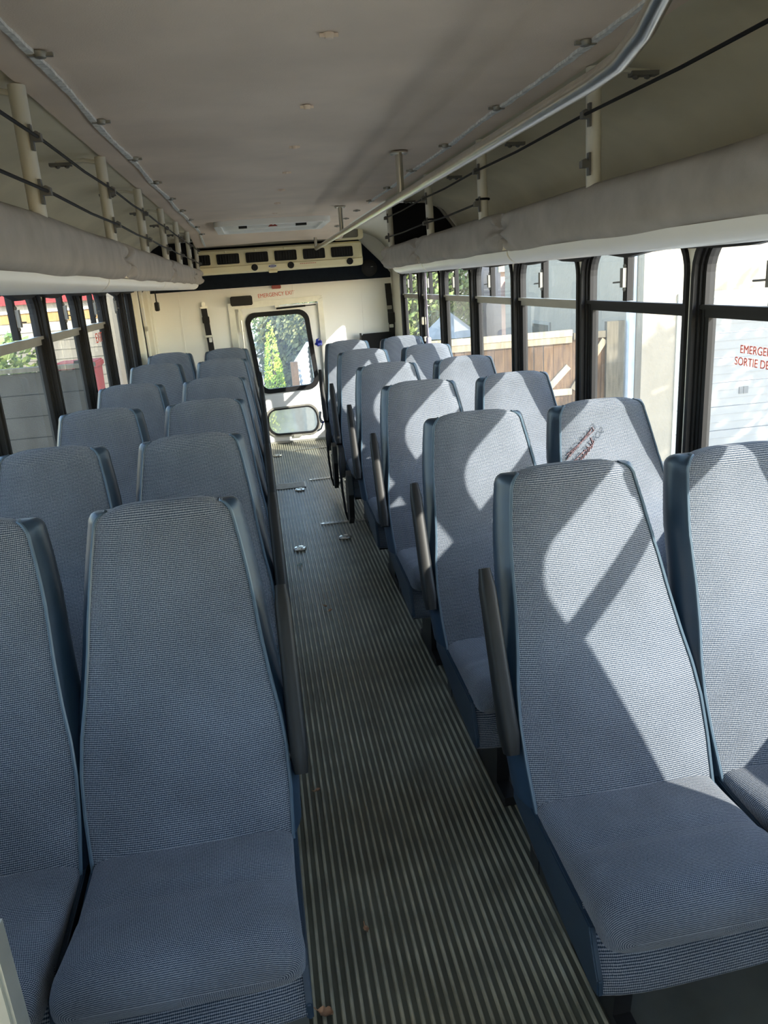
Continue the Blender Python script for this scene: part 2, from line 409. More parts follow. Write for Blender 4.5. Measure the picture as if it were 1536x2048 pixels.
# ------------------------------------------------------------------ rear door
door = MB()
GA = dict(TL=(-.192, 1.300), TR=(.410, 1.305), BR=(.464, .545), BL=(-.125, .525))
def quadmap(q):
    def f(p):
        u, v = p
        bx = (1-u)*q['BL'][0]+u*q['BR'][0]; bz = (1-u)*q['BL'][1]+u*q['BR'][1]
        tx = (1-u)*q['TL'][0]+u*q['TR'][0]; tz = (1-u)*q['TL'][1]+u*q['TR'][1]
        return (bx+(tx-bx)*v, bz+(tz-bz)*v)
    return f
qa = quadmap(GA)
def rq(f, e, rx, rz, k=7): return [f(p) for p in [(x_, z_) for (x_, z_) in rr_aniso(-e[0], 1+e[0], -e[1], 1+e[1], rx, rz, k)]]
def rr_aniso(x0, x1, z0, z1, rx, rz, k):
    o = []
    for (cx, cz, a0) in ((x0, z0, PI), (x1, z0, 1.5*PI), (x1, z1, 0), (x0, z1, .5*PI)):
        ex = cx+(rx if cx == x0 else -rx); ez = cz+(rz if cz == z0 else -rz)
        for i in range(k+1):
            a = a0+.5*PI*i/k; o.append((ex+rx*math.cos(a), ez+rz*math.sin(a)))
    return o
GB = dict(TL=(-.095, .352), TR=(.415, .366), BR=(.440, .080), BL=(-.085, .085))
qb = quadmap(GB)
holeA = rq(qa, (0, 0), .16, .12); holeB = rq(qb, (0, 0), .20, .42)
ZM = .445
ringprism(door, rr(DX0+.015, DX1-.02, ZM, DZ-.02, 0), holeA, fy, YR_+.012, YR_+.045)
ringprism(door, rr(DX0+.015, DX1-.02, .0, ZM, 0), holeB, fy, YR_+.012, YR_+.045)
door_o = struct(door.build('door_1', M['white_panel']))
b = MB(); ringprism(b, rq(qa, (.022, .016), .175, .135), rq(qa, (-.055, -.042), .13, .10), fy, YR_-.006, YR_+.03)
b.build('window_gasket', M['black_rubber'], door_o, smooth=True)
b = MB(); b.add([fy(p, YR_+.025) for p in rq(qa, (-.02, -.02), .14, .11)], [tuple(range(32))]); b.build('upper_pane', G_RD, door_o)
b = MB(); ringprism(b, rq(qb, (.03, .055), .20, .42), rq(qb, (.0, .0), .19, .40), fy, YR_-.004, YR_+.03); b.build('window_gasket', M['alu_dull'], door_o, smooth=True)
b = MB(); ringprism(b, rq(qb, (.0, .0), .19, .40), rq(qb, (-.03, -.05), .17, .38), fy, YR_-.010, YR_+.03); b.build('window_gasket', M['black_rubber'], door_o, smooth=True)
b = MB(); b.add([fy(p, YR_+.025) for p in rq(qb, (-.01, -.02), .18, .39)], [tuple(range(32))]); b.build('lower_pane', G_FR, door_o)
b = MB()                                                    # aluminium jambs and head
b.prism([(DX0-.045, 0), (DX0+.015, 0), (DX0+.015, DZ), (DX0-.045, DZ+.03)], fy, YR_-.02, YR_+.02)
b.prism([(DX1-.02, 0), (DX1+.03, 0), (DX1+.03, DZ+.03), (DX1-.02, DZ)], fy, YR_-.02, YR_+.02)
b.prism([(DX0-.045, DZ+.03), (DX0+.015, DZ-.03), (DX1-.02, DZ-.005), (DX1+.03, DZ+.045)], fy, YR_-.022, YR_+.02)
b.build('door_frame', M['alu'], door_o)
b = MB(); b.tube([(.115, YR_-.03, 1.338), (.40, YR_-.03, 1.345)], .009, 8); b.tube([(.30, YR_-.03, 1.343), (.505, YR_-.03, 1.348)], .0045, 8)
b.build('gas_strut', M['black_plastic'], door_o)
b = MB(); b.tube([(-.235, YR_-.012, .10), (-.235, YR_-.012, 1.33)], .007, 8); b.box(-.262, -.215, YR_-.012, YR_+.012, 1.14, 1.33); b.box(-.25, -.225, YR_-.03, YR_, 1.25, 1.36)
b.build('latch_rod', M['alu'], door_o)
b = MB(); b.box(.105, .145, YR_-.03, YR_, 1.345, 1.385); b.build('strut_bracket', M['alu'], door_o)
b = MB(); b.box(.16, .24, YR_-.012, YR_+.012, .052, .075); b.build('pull_tab', M['alu'], door_o)
b = MB(); b.box(DX0, DX1, YR_-.012, YR_+.04, .0, .02); b.build('threshold', M['alu'], door_o)
# sign lettering over the door
text('lettering', 'EMERGENCY EXIT', M['red_ink'], wall_rear, .052, Rm(.130, YR_-.002, 1.470, Matrix.Rotation(PI/2, 4, 'X')) @ Matrix.Rotation(math.radians(2.2), 4, 'Z'), sx=.86)
o = box('exit_lamp', M['red_lamp'], .092, .182, YR_-.03, YR_, 1.522, 1.556, bevel=.005); tag(o, 'small red lamp above the EMERGENCY EXIT lettering', 'lamp')
b = MB(); b.box(-.315, -.105, YR_-.085, YR_-.018, 1.388, 1.478)
o = b.build('door_buzzer', M['black_plastic'], bevel=.008); tag(o, 'black plastic box at the upper corner of the rear door', 'box')
# navy carpeted bulkhead behind the air conditioner
b = MB(); b.prism([(XL, 1.555), (1.262, 1.555), (1.262, 1.60), (1.215, 1.665), (1.0, 1.885), (.96, 1.93), (-.75, 1.93), (XL, 1.65)], fy, YR_-.05, YR_)
struct(b.build('trim_10', M['navy']))
sp_ = thing('speaker', 'round black loudspeaker on the navy bulkhead beside the cream vent housing', 'speaker', (1.055, YR_-.05, 1.655))
b = MB(); b.lathe([(.078, 0), (.078, -.012), (.066, -.018)], (0, 0, 0), 'y', 28); b.build('speaker_rim', M['black_plastic'], sp_, smooth=True)
b = MB(); b.lathe([(.064, -.012), (.05, -.024), (.02, -.03), (.001, -.031)], (0, 0, 0), 'y', 28); b.build('speaker_grille', M['dark_grille'], sp_, smooth=True)
b = MB(); b.box(.012, .035, -.033, -.030, .008, .014); b.build('badge', M['alu_dull'], sp_)

# ------------------------------------------------------------------ air conditioner
ac = thing('air_conditioner', 'cream rear air conditioner housing with six black vents', 'air conditioner', (.12, 5.75, 1.79))
def acp(x, y, z): return (x-.12, y-5.75, z-1.79)
b = MB(); prof = [(YR_-.05, 1.684), (5.755, 1.684), (5.728, 1.698), (5.722, 1.745), (5.735, 1.752), (5.752, 1.885), (5.772, 1.900), (YR_-.05, 1.900)]
rings = []
for (x_, e) in ((-.735, .03), (-.715, .0), (.935, .0), (.955, .012), (.965, .035)):
    rings.append([acp(x_, min(y_+e, YR_-.05), z_+(e*.3 if z_ < 1.8 else -e*.3)) for (y_, z_) in prof])
b.loft(rings, True, True); b.build('housing', M['ac_cream'], ac, smooth=True, angle=30)
for i in range(6):
    xc = -.545+.263*i
    fy2 = lambda zz: 5.735+.017*(zz-1.752)/.133
    b = MB(); z0, z1 = 1.768, 1.858
    A = rr(xc-.102, xc+.102, z0, z1, .012); B = rr(xc-.092, xc+.092, z0+.009, z1-.009, .008)
    fnv = lambda p, d: acp(p[0], fy2(p[1])-d, p[1])
    ringprism(b, A, B, fnv, .011, -.01)
    b.add([fnv(p, .0015) for p in B], [tuple(range(len(B)))])
    v = b.build('vent', M['black_plastic'], ac)
    for j in range(7):
        xs = xc-.075+.025*j; s_ = MB()
        s_.add([fnv((xs-.006, z0+.012), .003), fnv((xs+.004, z0+.012), .009), fnv((xs+.004, z1-.012), .009), fnv((xs-.006, z1-.012), .003),
                fnv((xs-.003, z0+.012), .002), fnv((xs+.007, z0+.012), .008), fnv((xs+.007, z1-.012), .008), fnv((xs-.003, z1-.012), .002)],
               [(0,1,2,3),(7,6,5,4),(0,4,5,1),(1,5,6,2),(2,6,7,3),(3,7,4,0)])
        s_.build('louver', M['black_metal'], v)
for xk in (-.05, .283, .836):
    b = MB(); b.lathe([(.030, .004), (.030, -.006), (.023, -.012), (.020, -.012), (.018, -.006), (.001, -.005)], acp(xk, 5.722, 1.724), 'y', 20); b.build('drain_knob', M['black_plastic'], ac, smooth=True)
b = MB(); b.lathe([(1, .002), (1, -.004)], (0, 0, 0), 'y', 24)
b.v = [(p[0]*.040, p[1], p[2]*.014) for p in b.v]; em = b.build('emblem', M['white_ink'], ac); em.location = acp(.113, 5.719, 1.726)
b = MB(); b.lathe([(1, .0), (1, -.0055)], (0, 0, 0), 'y', 24)
b.v = [(p[0]*.034, p[1], p[2]*.010) for p in b.v]; b.build('emblem_field', M['blue_ink'], em)
b = MB(); b.box(-.022, .022, -.0068, -.005, -.0028, .0028); b.build('emblem_band', M['white_ink'], em)
b = MB()
for i in range(9): b.box(.37+i*.017, .37+i*.017+.011, 5.7185, 5.7205, 1.7285, 1.7335)
b.v = [acp(*p) for p in b.v]; b.build('caution_print', M['red_ink'], ac)
b = MB(); b.box(.075, .155, 5.72, 5.75, 1.668, 1.69); b.v = [acp(*p) for p in b.v]; b.build('latch_tab', M['ac_cream'], ac, bevel=.004)
for xk in (-.30, -.03, .24):
    b = MB(); b.lathe([(.011, 0), (.011, -.004), (.006, -.007)], acp(xk, 5.749, 1.876), 'y', 12); b.build('screw_cap', M['ac_cream'], ac, smooth=True)
b = MB(); ringprism(b, rr(.70, .975, 1.912, 2.03, .03), rr(.72, .93, 1.93, 2.02, .02), fy, 5.70, 5.78); b.v = [acp(*p) for p in b.v]
b.build('upper_frame', M['ac_cream'], ac)
b = MB(); b.box(.72, .93, 5.74, 5.76, 1.93, 2.02); b.v = [acp(*p) for p in b.v]; b.build('upper_grille', M['alu_dull'], ac)

# ------------------------------------------------------------------ roof hatch
hx0, hx1, hy0, hy1 = -.315, .52, 4.12, 4.95
hz = 1.997
h = thing('roof_hatch', 'white roof hatch with a red emblem set in the ceiling', 'hatch', ((hx0+hx1)/2, (hy0+hy1)/2, hz))
cx, cyy = (hx0+hx1)/2, (hy0+hy1)/2
fz = lambda p, d: (p[0]-cx, p[1]-cyy, d)
b = MB(); ringprism(b, rr(hx0, hx1, hy0, hy1, .05), rr(hx0+.05, hx1-.05, hy0+.05, hy1-.05, .04), fz, -.024, .02); b.build('frame', M['white_panel'], h, smooth=True, angle=30)
b = MB(); b.add([fz(p, -.004) for p in rr(hx0+.05, hx1-.05, hy0+.05, hy1-.05, .04)], [tuple(range(32))]); b.build('lid', M['tube_lens'], h)
b = MB(); b.box(-.19, .17, -.345, -.300, -.040, -.004); b.build('handle', M['white_panel'], h, bevel=.006)
b = MB(); b.box(-.245, -.185, -.343, -.302, -.038, -.003); b.build('handle_mount', M['black_plastic'], h)
b = MB(); b.box(.165, .245, -.343, -.302, -.0385, -.003); b.build('handle_mount', M['black_plastic'], h)
b = MB(); b.prism([(-.035, -.036), (.035, -.036), (0, -.008)], lambda p, d: (p[0], d, p[1]), -.349, -.344)
b.build('emblem', M['red_lamp'], h)
for (ax, ay) in ((hx0+.04, hy0+.02), (hx1-.04, hy0+.02), (cx, hy0+.02)):
    b = MB(); b.lathe([(.009, .004), (.009, -.004), (.004, -.007)], fz((ax, ay), -.022), 'z', 10); b.build('screw', M['white_panel'], h)

# ------------------------------------------------------------------ grab rail
gr = thing('grab_rail', 'stainless ceiling grab rail bent upwards at its near end', 'grab rail', (.51, 2.5, 1.9))
GZ = 1.845
pts = [(.512, 5.50, GZ)]
for i in range(9): pts.append((.512, 5.1-i*.62, GZ))
a0 = [(.512, -.33, GZ), (.510, -.43, GZ+.004), (.503, -.52, GZ+.022), (.492, -.60, GZ+.052), (.480, -.67, GZ+.092), (.468, -.725, GZ+.140), (.462, -.75, GZ+.165)]
pts = [p for p in pts if p[1] > -.3]+a0
b = MB(); b.tube(pts, .0165, 14); b.v = [(p[0]-.51, p[1]-2.5, p[2]-1.9) for p in b.v]; b.build('rail', M['steel'], gr, smooth=True)
for yy, zt in ((1.42, 2.0), (3.45, 2.0), (5.50, 1.945)):
    b = MB(); b.tube([(.512, yy, GZ), (.512, yy, zt)], .014, 12); b.v = [(p[0]-.51, p[1]-2.5, p[2]-1.9) for p in b.v]; pst = b.build('stanchion', M['steel'], gr, smooth=True)
    b = MB(); b.lathe([(.036, 0), (.036, -.005), (.016, -.009)], (.002, yy-2.5, zt-1.9+.004), 'z', 16); b.build('flange', M['steel'], pst, smooth=True)
    for q in (-.026, .026):
        b = MB(); b.lathe([(.006, 0), (.006, -.004), (.002, -.006)], (.002+q, yy-2.5, zt-1.9-.001), 'z', 8); b.build('screw', M['alu'], pst)

# ------------------------------------------------------------------ luggage racks
POSTY = [-1.55, -.65, .25, 1.20, 2.07, 2.95, 3.82, 4.77, 5.63]
def rack(side, xi, xw, y0, y1, joints, lampj, posts, label):
    t = thing('luggage_rack', label, 'luggage rack', (xi, (y0+y1)/2, 1.6), 'overhead luggage racks')
    T = lambda x_, y_, z_: (x_-xi, y_-(y0+y1)/2, z_-1.6)
    s = side
    X = lambda d: xi + s*d                                  # d outwards to the wall
    b = MB(); b.box(min(X(.0), xw), max(X(.0), xw), y0+.01, y1-.02, 1.612, 1.632); b.v = [T(*p) for p in b.v]; b.build('shelf', M['cove'], t)
    b = MB(); b.box(min(X(.10), xw-s*.0), max(X(.10), xw), y0+.01, y1-.02, 1.598, 1.611); b.v = [T(*p) for p in b.v]; b.build('under_panel', M['white_panel'], t)
    js = [y0]+joints+[y1]
    for a, c in zip(js[:-1], js[1:]):                       # padded fascia, pinched where two covers meet
        b = MB(); rings = []; yy = [a, c]; q = a+.004            # finer rows near the gathered ends
        while q < c-.003: yy.append(q); q += .010 if min(q-a, c-q) < .16 else .035
        for y in sorted(yy):
            e = min(y-a, c-y); pin = math.exp(-(e/.045)**2); wr = math.exp(-(e/.15)**2)
            hh = .066*(1-.10*pin); th = .029*(1-.97*pin)+.0012*math.sin(y*23); ring = []
            for v_ in [-1+2*m/19 for m in range(20)]:            # face towards the aisle, folds fanning out from the gather
                fold = .016*wr*math.sin(9*math.atan2(v_*.066, e+.012)+y*9+2*math.sin(y*3)) * (1-abs(v_)**4)*min(1, e/.012)
                edge = -.003*math.sin(y*9+side) if v_ < -.8 else .002*math.sin(y*6) if v_ > .8 else 0
                ring.append(T(X(.004-th*(1-abs(v_)**5)-fold), y, 1.670+hh*v_+edge))
            for v_ in (.98, .4, -.4, -.98): ring.append(T(X(.030), y, 1.670+hh*v_))
            rings.append(ring)
        b.loft(rings, True, True); b.build('fascia_pad', M['pad'], t, smooth=True, angle=60)
    ls = [y0]+lampj+[y1-.10]
    for a, c in zip(ls[:-1], ls[1:]):                       # half-round light lens below
        b = MB(); rings = []
        for i in range(9):
            f = i/8; y = a+.003+(c-a-.006)*f
            e = 1.0
            if c == ls[-1] and i >= 7: e = (.75, .25)[i-7]
            ring = []
            for j in range(12):
                q = PI*j/11
                ring.append(T(X(.048-.05*math.cos(q)*(e if e < 1 else 1)), y, 1.608-.042*math.sin(q)*e))
            rings.append(ring)
        b.loft(rings, True, True); b.build('light_lens', M['tube_lens'], t, smooth=True, angle=60)
    b = MB()
    for yj in lampj: 
        rings = []
        for dy in (-.003, .003):
            rings.append([T(X(.048-.0515*math.cos(PI*j/11)), yj+dy, 1.604-.0395*math.sin(PI*j/11)) for j in range(12)]+[T(X(.048+.047*math.cos(PI*j/11)), yj+dy, 1.604-.035*math.sin(PI*j/11)) for j in range(12)])
        b.loft(rings, True, False)
    b.build('lens_joint', M['ac_cream'], t)
    for kk, yy in enumerate(posts):
        b = MB(); pb, pt = (X(.010), yy, 1.69), (X(.006), yy, 1.965)
        b.tube([pb, (X(.008), yy, 1.85), (X(.006), yy, 1.999)], .0185, 14); b.tube([(X(.012), yy, 1.982), (X(.06), yy, 1.992), (X(.15), yy, 1.985)], .007, 8); b.v = [T(*p) for p in b.v]; po = b.build('post', M['post'], t, smooth=True)
        b = MB(); b.box(min(X(.10), X(.17)), max(X(.10), X(.17)), yy-.012, yy+.012, 1.976, 1.986)
        for q in (.115, .145): b.lathe([(.008, 0), (.008, -.006), (.003, -.009)], (X(q), yy, 1.978), 'z', 8)
        b.v = [T(*p) for p in b.v]; b.build('mounting_foot', M['latch'], po)
        for zc in (1.783, 1.893):
            b = MB(); b.box(min(X(-.012), X(-.006)), max(X(-.012), X(-.006)), yy-.020, yy-.006, zc-.026, zc+.026)
            b.box(min(X(-.030), X(-.010)), max(X(-.030), X(-.010)), yy-.022, yy-.004, zc-.008, zc+.008)
            b.lathe([(.007, 0), (.007, -.014)], (X(-.02), yy-.004, zc+.006), 'y', 8)
            b.v = [T(*p) for p in b.v]; b.build('cord_clamp', M['latch'], po)
    cords = ((1.893, y0+.02), (1.783, y0+.02 if s < 0 else posts[3]))
    for zc, ya in cords:
        b = MB(); cp_ = [(X(-.024), ya, zc)]
        ps = [p for p in posts if p > ya-.01]
        for i in range(len(ps)):
            if i > 0: cp_.append((X(-.022), (ps[i-1]+ps[i])/2, zc-.004))
            cp_.append((X(-.024), ps[i], zc))
        b.tube(cp_, .0038, 6); b.v = [T(*p) for p in b.v]; b.build('cord', M['black_rubber'], t, smooth=True)
    if s > 0:
        for yy in posts[3:5]:
            b = MB(); b.tube([(X(.008)+.024*math.cos(q*PI/5), yy+.024*math.sin(q*PI/5), 1.80) for q in range(11)], .004, 6); b.v = [T(*p) for p in b.v]; b.build('cord_tie', M['black_rubber'], t)
    return t
rackL = rack(-1, -.545, XL, -2.6, 5.70, [-1.55, -.62, 1.32, 2.95, 4.72], [-1.6, -.55, .95, 2.62, 4.2], POSTY, 'long grey padded luggage rack with seven posts over the shaded seats')
rackR = rack(1, .765, XR, -2.6, 3.38, [-1.8, -.6, .93, 2.32], [-1.7, -.6, .90, 2.25], POSTY[:5]+[3.14], 'shorter grey padded luggage rack above the sunlit seats, ending in a black panel')
b = MB(); b.prism([(.80, 1.64), (1.27, 1.64), (1.27, 1.76), (1.16, 1.90), (1.08, 1.98), (.80, 1.995)], fy, 3.30, 3.335); b.v = [(p[0]-.765, p[1]-.39, p[2]-1.6) for p in b.v]
b.build('end_panel', M['black_cloth'], rackR)
b = MB(); b.tube([(1.09, 3.27, 1.985), (1.27, 3.27, 1.75)], .010, 6); b.v = [(p[0]-.765, p[1]-.39, p[2]-1.6) for p in b.v]; b.build('end_brace', M['alu_dull'], rackR)
b = MB(); b.box(-1.04, -.56, 5.665, 5.69, 1.633, 1.97); b.v = [(p[0]+.545, p[1]-1.55, p[2]-1.6) for p in b.v]; b.build('end_panel', M['black_cloth'], rackL)

# ------------------------------------------------------------------ seats
HW0 = .213
def prof_front(z):
    t = (z-.40)/.68
    return -.315+.315*t - .016*math.sin(PI*min(1, max(0, t*1.25))) + .012*math.sin(PI*max(0, t)) + .0035*math.exp(-((z-.915)/.008)**2)
WP = [(.38, .207), (.43, .210), (.50, .2145), (.58, .2155), (.65, .209), (.72, .1965), (.81, .1845), (.87, .179), (.93, .1720), (1.0, .1615), (1.05, .1525), (1.10, .1435)]
def halfw(z):
    for (a, b_), (c, d) in zip(WP[:-1], WP[1:]):
        if z <= c:
            t = max(0, (z-a)/(c-a)); return b_+(d-b_)*t
    return WP[-1][1]
def thick(z):
    t = min(1, max(0, (z-.40)/.68)); return .150-.048*t
NU = 14
def backrest_rows():
    rows = []                                                  # (yf, yb, z, w, crown)
    for i in range(37):
        z = .40+.655*i/36
        rows.append((prof_front(z), prof_front(z)+thick(z), z, halfw(z), .0))
    z = 1.055; yf, yb, w_ = prof_front(z), prof_front(z)+thick(z), halfw(z)
    for i in range(1, 7):
        a = PI/2*i/6
        rows.append((yf+.030*(1-math.cos(a)), yb-.040*(1-math.cos(a)), z+.030*math.sin(a), w_-.006*i/6-.018*(1-math.cos(a)), 1-math.cos(a*.95)))
    return rows
ROWS = backrest_rows()
def front_pt(row, u):
    yf, yb, z, w_, cr = row
    bulge = .017*(abs(u)**3.5) * (1 if cr == 0 else 1-.6*cr)
    return (u*w_, yf+bulge - .004*math.cos(u*PI*.5), z + .016*cr*(1-u*u*u*u)*1.2)
def make_back():
    fb = MB(); rings = []; uv = []
    vv = 0; last = None
    for r_ in ROWS:
        if last: vv += math.hypot(r_[0]-last[0], r_[2]-last[2])
        last = r_
        rings.append([front_pt(r_, -1+2*i/NU) for i in range(NU+1)])
        uv += [((-1+2*i/NU)*r_[3], vv) for i in range(NU+1)]
    # over the top to the rear edge
    r_ = ROWS[-1]
    for f in (.5, 1.0):
        vv += .02
        rings.append([(p[0], p[1]+(r_[1]-r_[0])*f, p[2]-.004*f) for p in rings[len(ROWS)-1]]); uv += [((-1+2*i/NU)*r_[3], vv) for i in range(NU+1)]
    fb.loft(rings, False, False)
    sh = MB(); rg = []
    for r_ in ROWS:
        yf, yb, z, w_, cr = r_; e0 = front_pt(r_, -1); e1 = front_pt(r_, 1); ring = []
        d = yb-e1[1]
        for q in range(7):
            f = q/6; ring.append((e1[0]+.012*math.sin(PI*f)+.016*math.sin(PI*.5*f), e1[1]+d*f, z))
        for q in range(7):
            f = 1-q/6; ring.append((e0[0]-.012*math.sin(PI*f)-.016*math.sin(PI*.5*f), e0[1]+d*f, z))
        rg.append(ring)
    sh.loft(rg, False, False); e = (len(rg)-1)*14; sh.f.append(tuple(e+j for j in range(14)))
    pp = MB()
    for s_ in (-1, 1):
        pl = [Vector(front_pt(r_, s_))+Vector((s_*.002, -.001, 0)) for r_ in ROWS]
        pl.append(pl[-1]+Vector((0, .016, .001)))
        pp.tube(pl, .0042, 6)
    return fb, uv, sh, pp
def make_cushion():
    """rounded pad with an overhanging front bolster; x across, y depth (front negative)"""
    yb, yf, n, m_ = -.235, -.605, 16, 9
    st = []                                                    # y, z top, z bottom, half width, arc
    for i in range(n+1):
        f = i/n; zt = .428+.042*f**1.15-.010*math.sin(PI*f)-.009*math.exp(-((f-.60)/.035)**2)
        st.append((yb+(yf-yb)*f, zt, .362-.006*f, .2125-.006*math.sin(PI*f*.9)+.004*f, (yb-(yb+(yf-yb)*f))))
    a0 = st[-1][4]
    m_ = 14
    for i in range(1, m_+1):
        a = PI/2*i/m_; c = max(0.0, math.cos(a)) if i < m_ else 0.0
        zt = .410+(.470-.410)*c**.9; zb = .410-(.410-.356)*c**.9
        st.append((yf-.066*math.sin(a), zt, zb, .2165-.050*(1-c)**2.2, a0+.085*a))
    K = 32; rings = []; uv = []
    for (y, zt, zb, w_, arc) in st:
        zc, h = (zt+zb)/2, (zt-zb)/2; ring = []; per = 0; prev = None
        for j in range(K+1):
            q = -PI/2 + 2*PI*j/K - PI/2*0; ca, sa = math.cos(q), math.sin(q)
            x = w_*math.copysign(abs(ca)**.38, ca); z = zc+h*math.copysign(abs(sa)**.62, sa)
            if sa > 0: z += .006*(1-(x/w_)**2)*min(1, h/.05)
            if prev: per += math.hypot(x-prev[0], z-prev[1])
            prev = (x, z); ring.append((x, y, z)); uv.append((per, arc))
        rings.append(ring)
    top = MB(); top.loft(rings, False, False)
    top.f.append(tuple(range(K-1, -1, -1)))
    sk = MB(); ring_t = []; uvs = []
    for (z, y) in ((.400, -.560), (.355, -.574), (.33, -.606), (.29, -.630), (.262, -.640), (.250, -.632), (.250, -.57)):
        ring_t.append([((-1+2*j/10)*.2125, y+.014*abs(-1+2*j/10)**4, z+.005*math.sin((-1+2*j/10)*2.2)) for j in range(11)]); uvs += [((-1+2*j/10)*.213, z) for j in range(11)]
    sk.loft(ring_t, False, False)
    sds = []                                                   # vinyl side panels
    for s_ in (-1, 1):
        sd = MB(); poly = [(-.16, .44), (-.22, .412), (-.33, .398), (-.43, .390), (-.54, .385), (-.588, .380), (-.600, .35), (-.628, .29), (-.630, .256), (-.60, .248), (-.45, .268), (-.30, .305), (-.16, .34)]
        sd.prism(poly, lambda p, d: (d, p[0], p[1]), s_*.2175, s_*.205); sds.append(sd)
    return top, uv, sk, uvs, sds
_fb, _uv, _sh, _pp = make_back(); _ct, _cuv, _sk, _skuv, _sd = make_cushion()
def make_seat_pair(side, label):
    """side -1: pair left of the aisle (aisle seat on +x)."""
    root = thing('double_seat', label, 'seat', (0, 0, 0), 'double passenger seats')
    S_ = .445
    first = True
    for xo in ((0, -S_) if side < 0 else (0, S_)):
        if first:
            bk = _fb.build('backrest', M['cloth'], root, smooth=True, uv=_uv, angle=70); bk.location = (xo, 0, 0)
            _sh.build('vinyl_shell', M['vinyl'], bk, smooth=True, angle=70); _pp.build('piping', M['piping'], bk, smooth=True)
            cu = _ct.build('cushion', M['cloth'], root, smooth=True, uv=_cuv, angle=170, merge=True); cu.location = (xo, .018 if side < 0 else 0, 0)
            _sk.build('skirt', M['cloth'], cu, smooth=True, uv=_skuv, angle=70); [q.build('vinyl_side', M['vinyl'], cu, bevel=.003) for q in _sd]
            first = False
        else:
            for q in (bk, cu):
                c = copy_tree(q, root); c.location = (xo, q.location.y, 0)
    xa = .243 if side < 0 else -.243                            # armrest, folded up beside the aisle seat
    b = MB(); n = 9; rings = []
    p0, p1 = Vector((xa, -.232, .515)), Vector((xa, -.058, .895)); d = (p1-p0).normalized(); nn = Vector((0, -d.z, d.y))
    for i in range(n+1):
        f = i/n; c = p0+(p1-p0)*f
        hd = .031-.010*f + (.004 if f < .15 else 0); hw = .021-.003*f
        if i == 0: hd *= .7; hw *= .75; 
        if i == n: hd *= .6; hw *= .7
        ring = []
        for j in range(14):
            q = 2*PI*j/14; ca, sa = math.cos(q), math.sin(q)
            ring.append(c+Vector((1, 0, 0))*hw*math.copysign(abs(ca)**.55, ca)+nn*hd*math.copysign(abs(sa)**.6, sa))
        rings.append(ring)
    b.loft(rings, True, True); ar = b.build('armrest', M['black_plastic'], root, smooth=True, angle=50)
    b = MB(); b.lathe([(.02, -.02), (.02, .02), (.012, .024)] if side < 0 else [(.012, -.024), (.02, -.02), (.02, .02)], (xa-.012 if side < 0 else xa+.012, -.205, .55), 'x', 14); b.build('hinge', M['black_metal'], ar, smooth=True)
    x0, x1 = (-S_-.20, .20) if side < 0 else (-.20, S_+.20)
    b = MB()
    for yy in (-.54, -.26): b.box(x0, x1, yy-.02, yy+.02, .215, .255)
    for xx in (x0+.02, x1-.02, (x0+x1)/2): b.box(xx-.018, xx+.018, -.56, -.22, .215, .255)
    b.build('seat_frame', M['black_metal'], root)
    wall_leg = x0+.05 if side < 0 else x1-.05
    aisle = x1-.10 if side < 0 else x0+.10
    for xx in (aisle, wall_leg):
        b = MB(); b.prism([(-.52, .215), (-.30, .215), (-.34, .03), (-.28, .03), (-.28, .0), (-.58, .0), (-.58, .03), (-.50, .03)], lambda p, dd: (dd, p[0], p[1]), xx-.02, xx+.02)
        b.build('leg', M['black_metal'], root)
    return root
def fold_parts(root, side):
    xa = -.215
    b = MB(); b.prism([(-.66, .40), (-.60, .42), (-.52, .30), (-.50, .10), (-.56, .06), (-.64, .12), (-.68, .28)], lambda p, d: (d, p[0], p[1]), xa-.035, xa-.004); b.build('fold_bracket', M['black_metal'], root)
    b = MB(); b.prism([(-.30, .50), (-.20, .52), (-.16, .40), (-.22, .28), (-.34, .34)], lambda p, d: (d, p[0], p[1]), xa-.04, xa-.004); b.build('fold_bracket', M['black_metal'], root)
    b = MB(); b.tube([(xa-.03, -.30, .47), (xa-.045, -.36, .42), (xa-.05, -.44, .25), (xa-.045, -.50, .12), (xa-.03, -.47, .06)], .008, 6); b.build('release_strap', M['belt'], root, smooth=True)
YLr = [0, .8152, 1.6436, 2.5184, 3.6534, 4.5644]
YRr = [-.0555, .743, 1.6422, 2.5044, 3.4799, 4.385]
ordn = ['first', 'second', 'third', 'fourth', 'fifth', 'sixth']
LBL = {
 (-1, 0): 'nearest shaded double seat left of the aisle, its whole cushion in view',
 (-1, 5): 'last shaded double seat left of the aisle, beneath the black belt on the rear wall',
 (1, 0): 'nearest double seat right of the aisle, sunlit backs and large cushion',
 (1, 1): 'second double seat right of the aisle, faint red scrawl on its window-side back',
 (1, 4): 'fifth double seat right of the aisle, dark scuffs on its sunlit window-side back',
 (1, 5): 'last double seat right of the aisle, beside the black panel on the rear wall'}
protoL = make_seat_pair(-1, ''); protoR = make_seat_pair(1, '')
seats = {}
for i in range(6):
    for sd_, pr, xc, Y in ((-1, protoL, -.3532, YLr), (1, protoR, .5999, YRr)):
        o = pr if i == 0 else copy_tree(pr)
        o.location = (xc, Y[i], 0); seats[(sd_, i)] = o
        o['label'] = LBL.get((sd_, i), '%s double seat from the front, %s' % (ordn[i], 'in shade left of the aisle' if sd_ < 0 else 'striped with sunlight right of the aisle'))
for i in (4, 5): fold_parts(seats[(1, i)], 1)

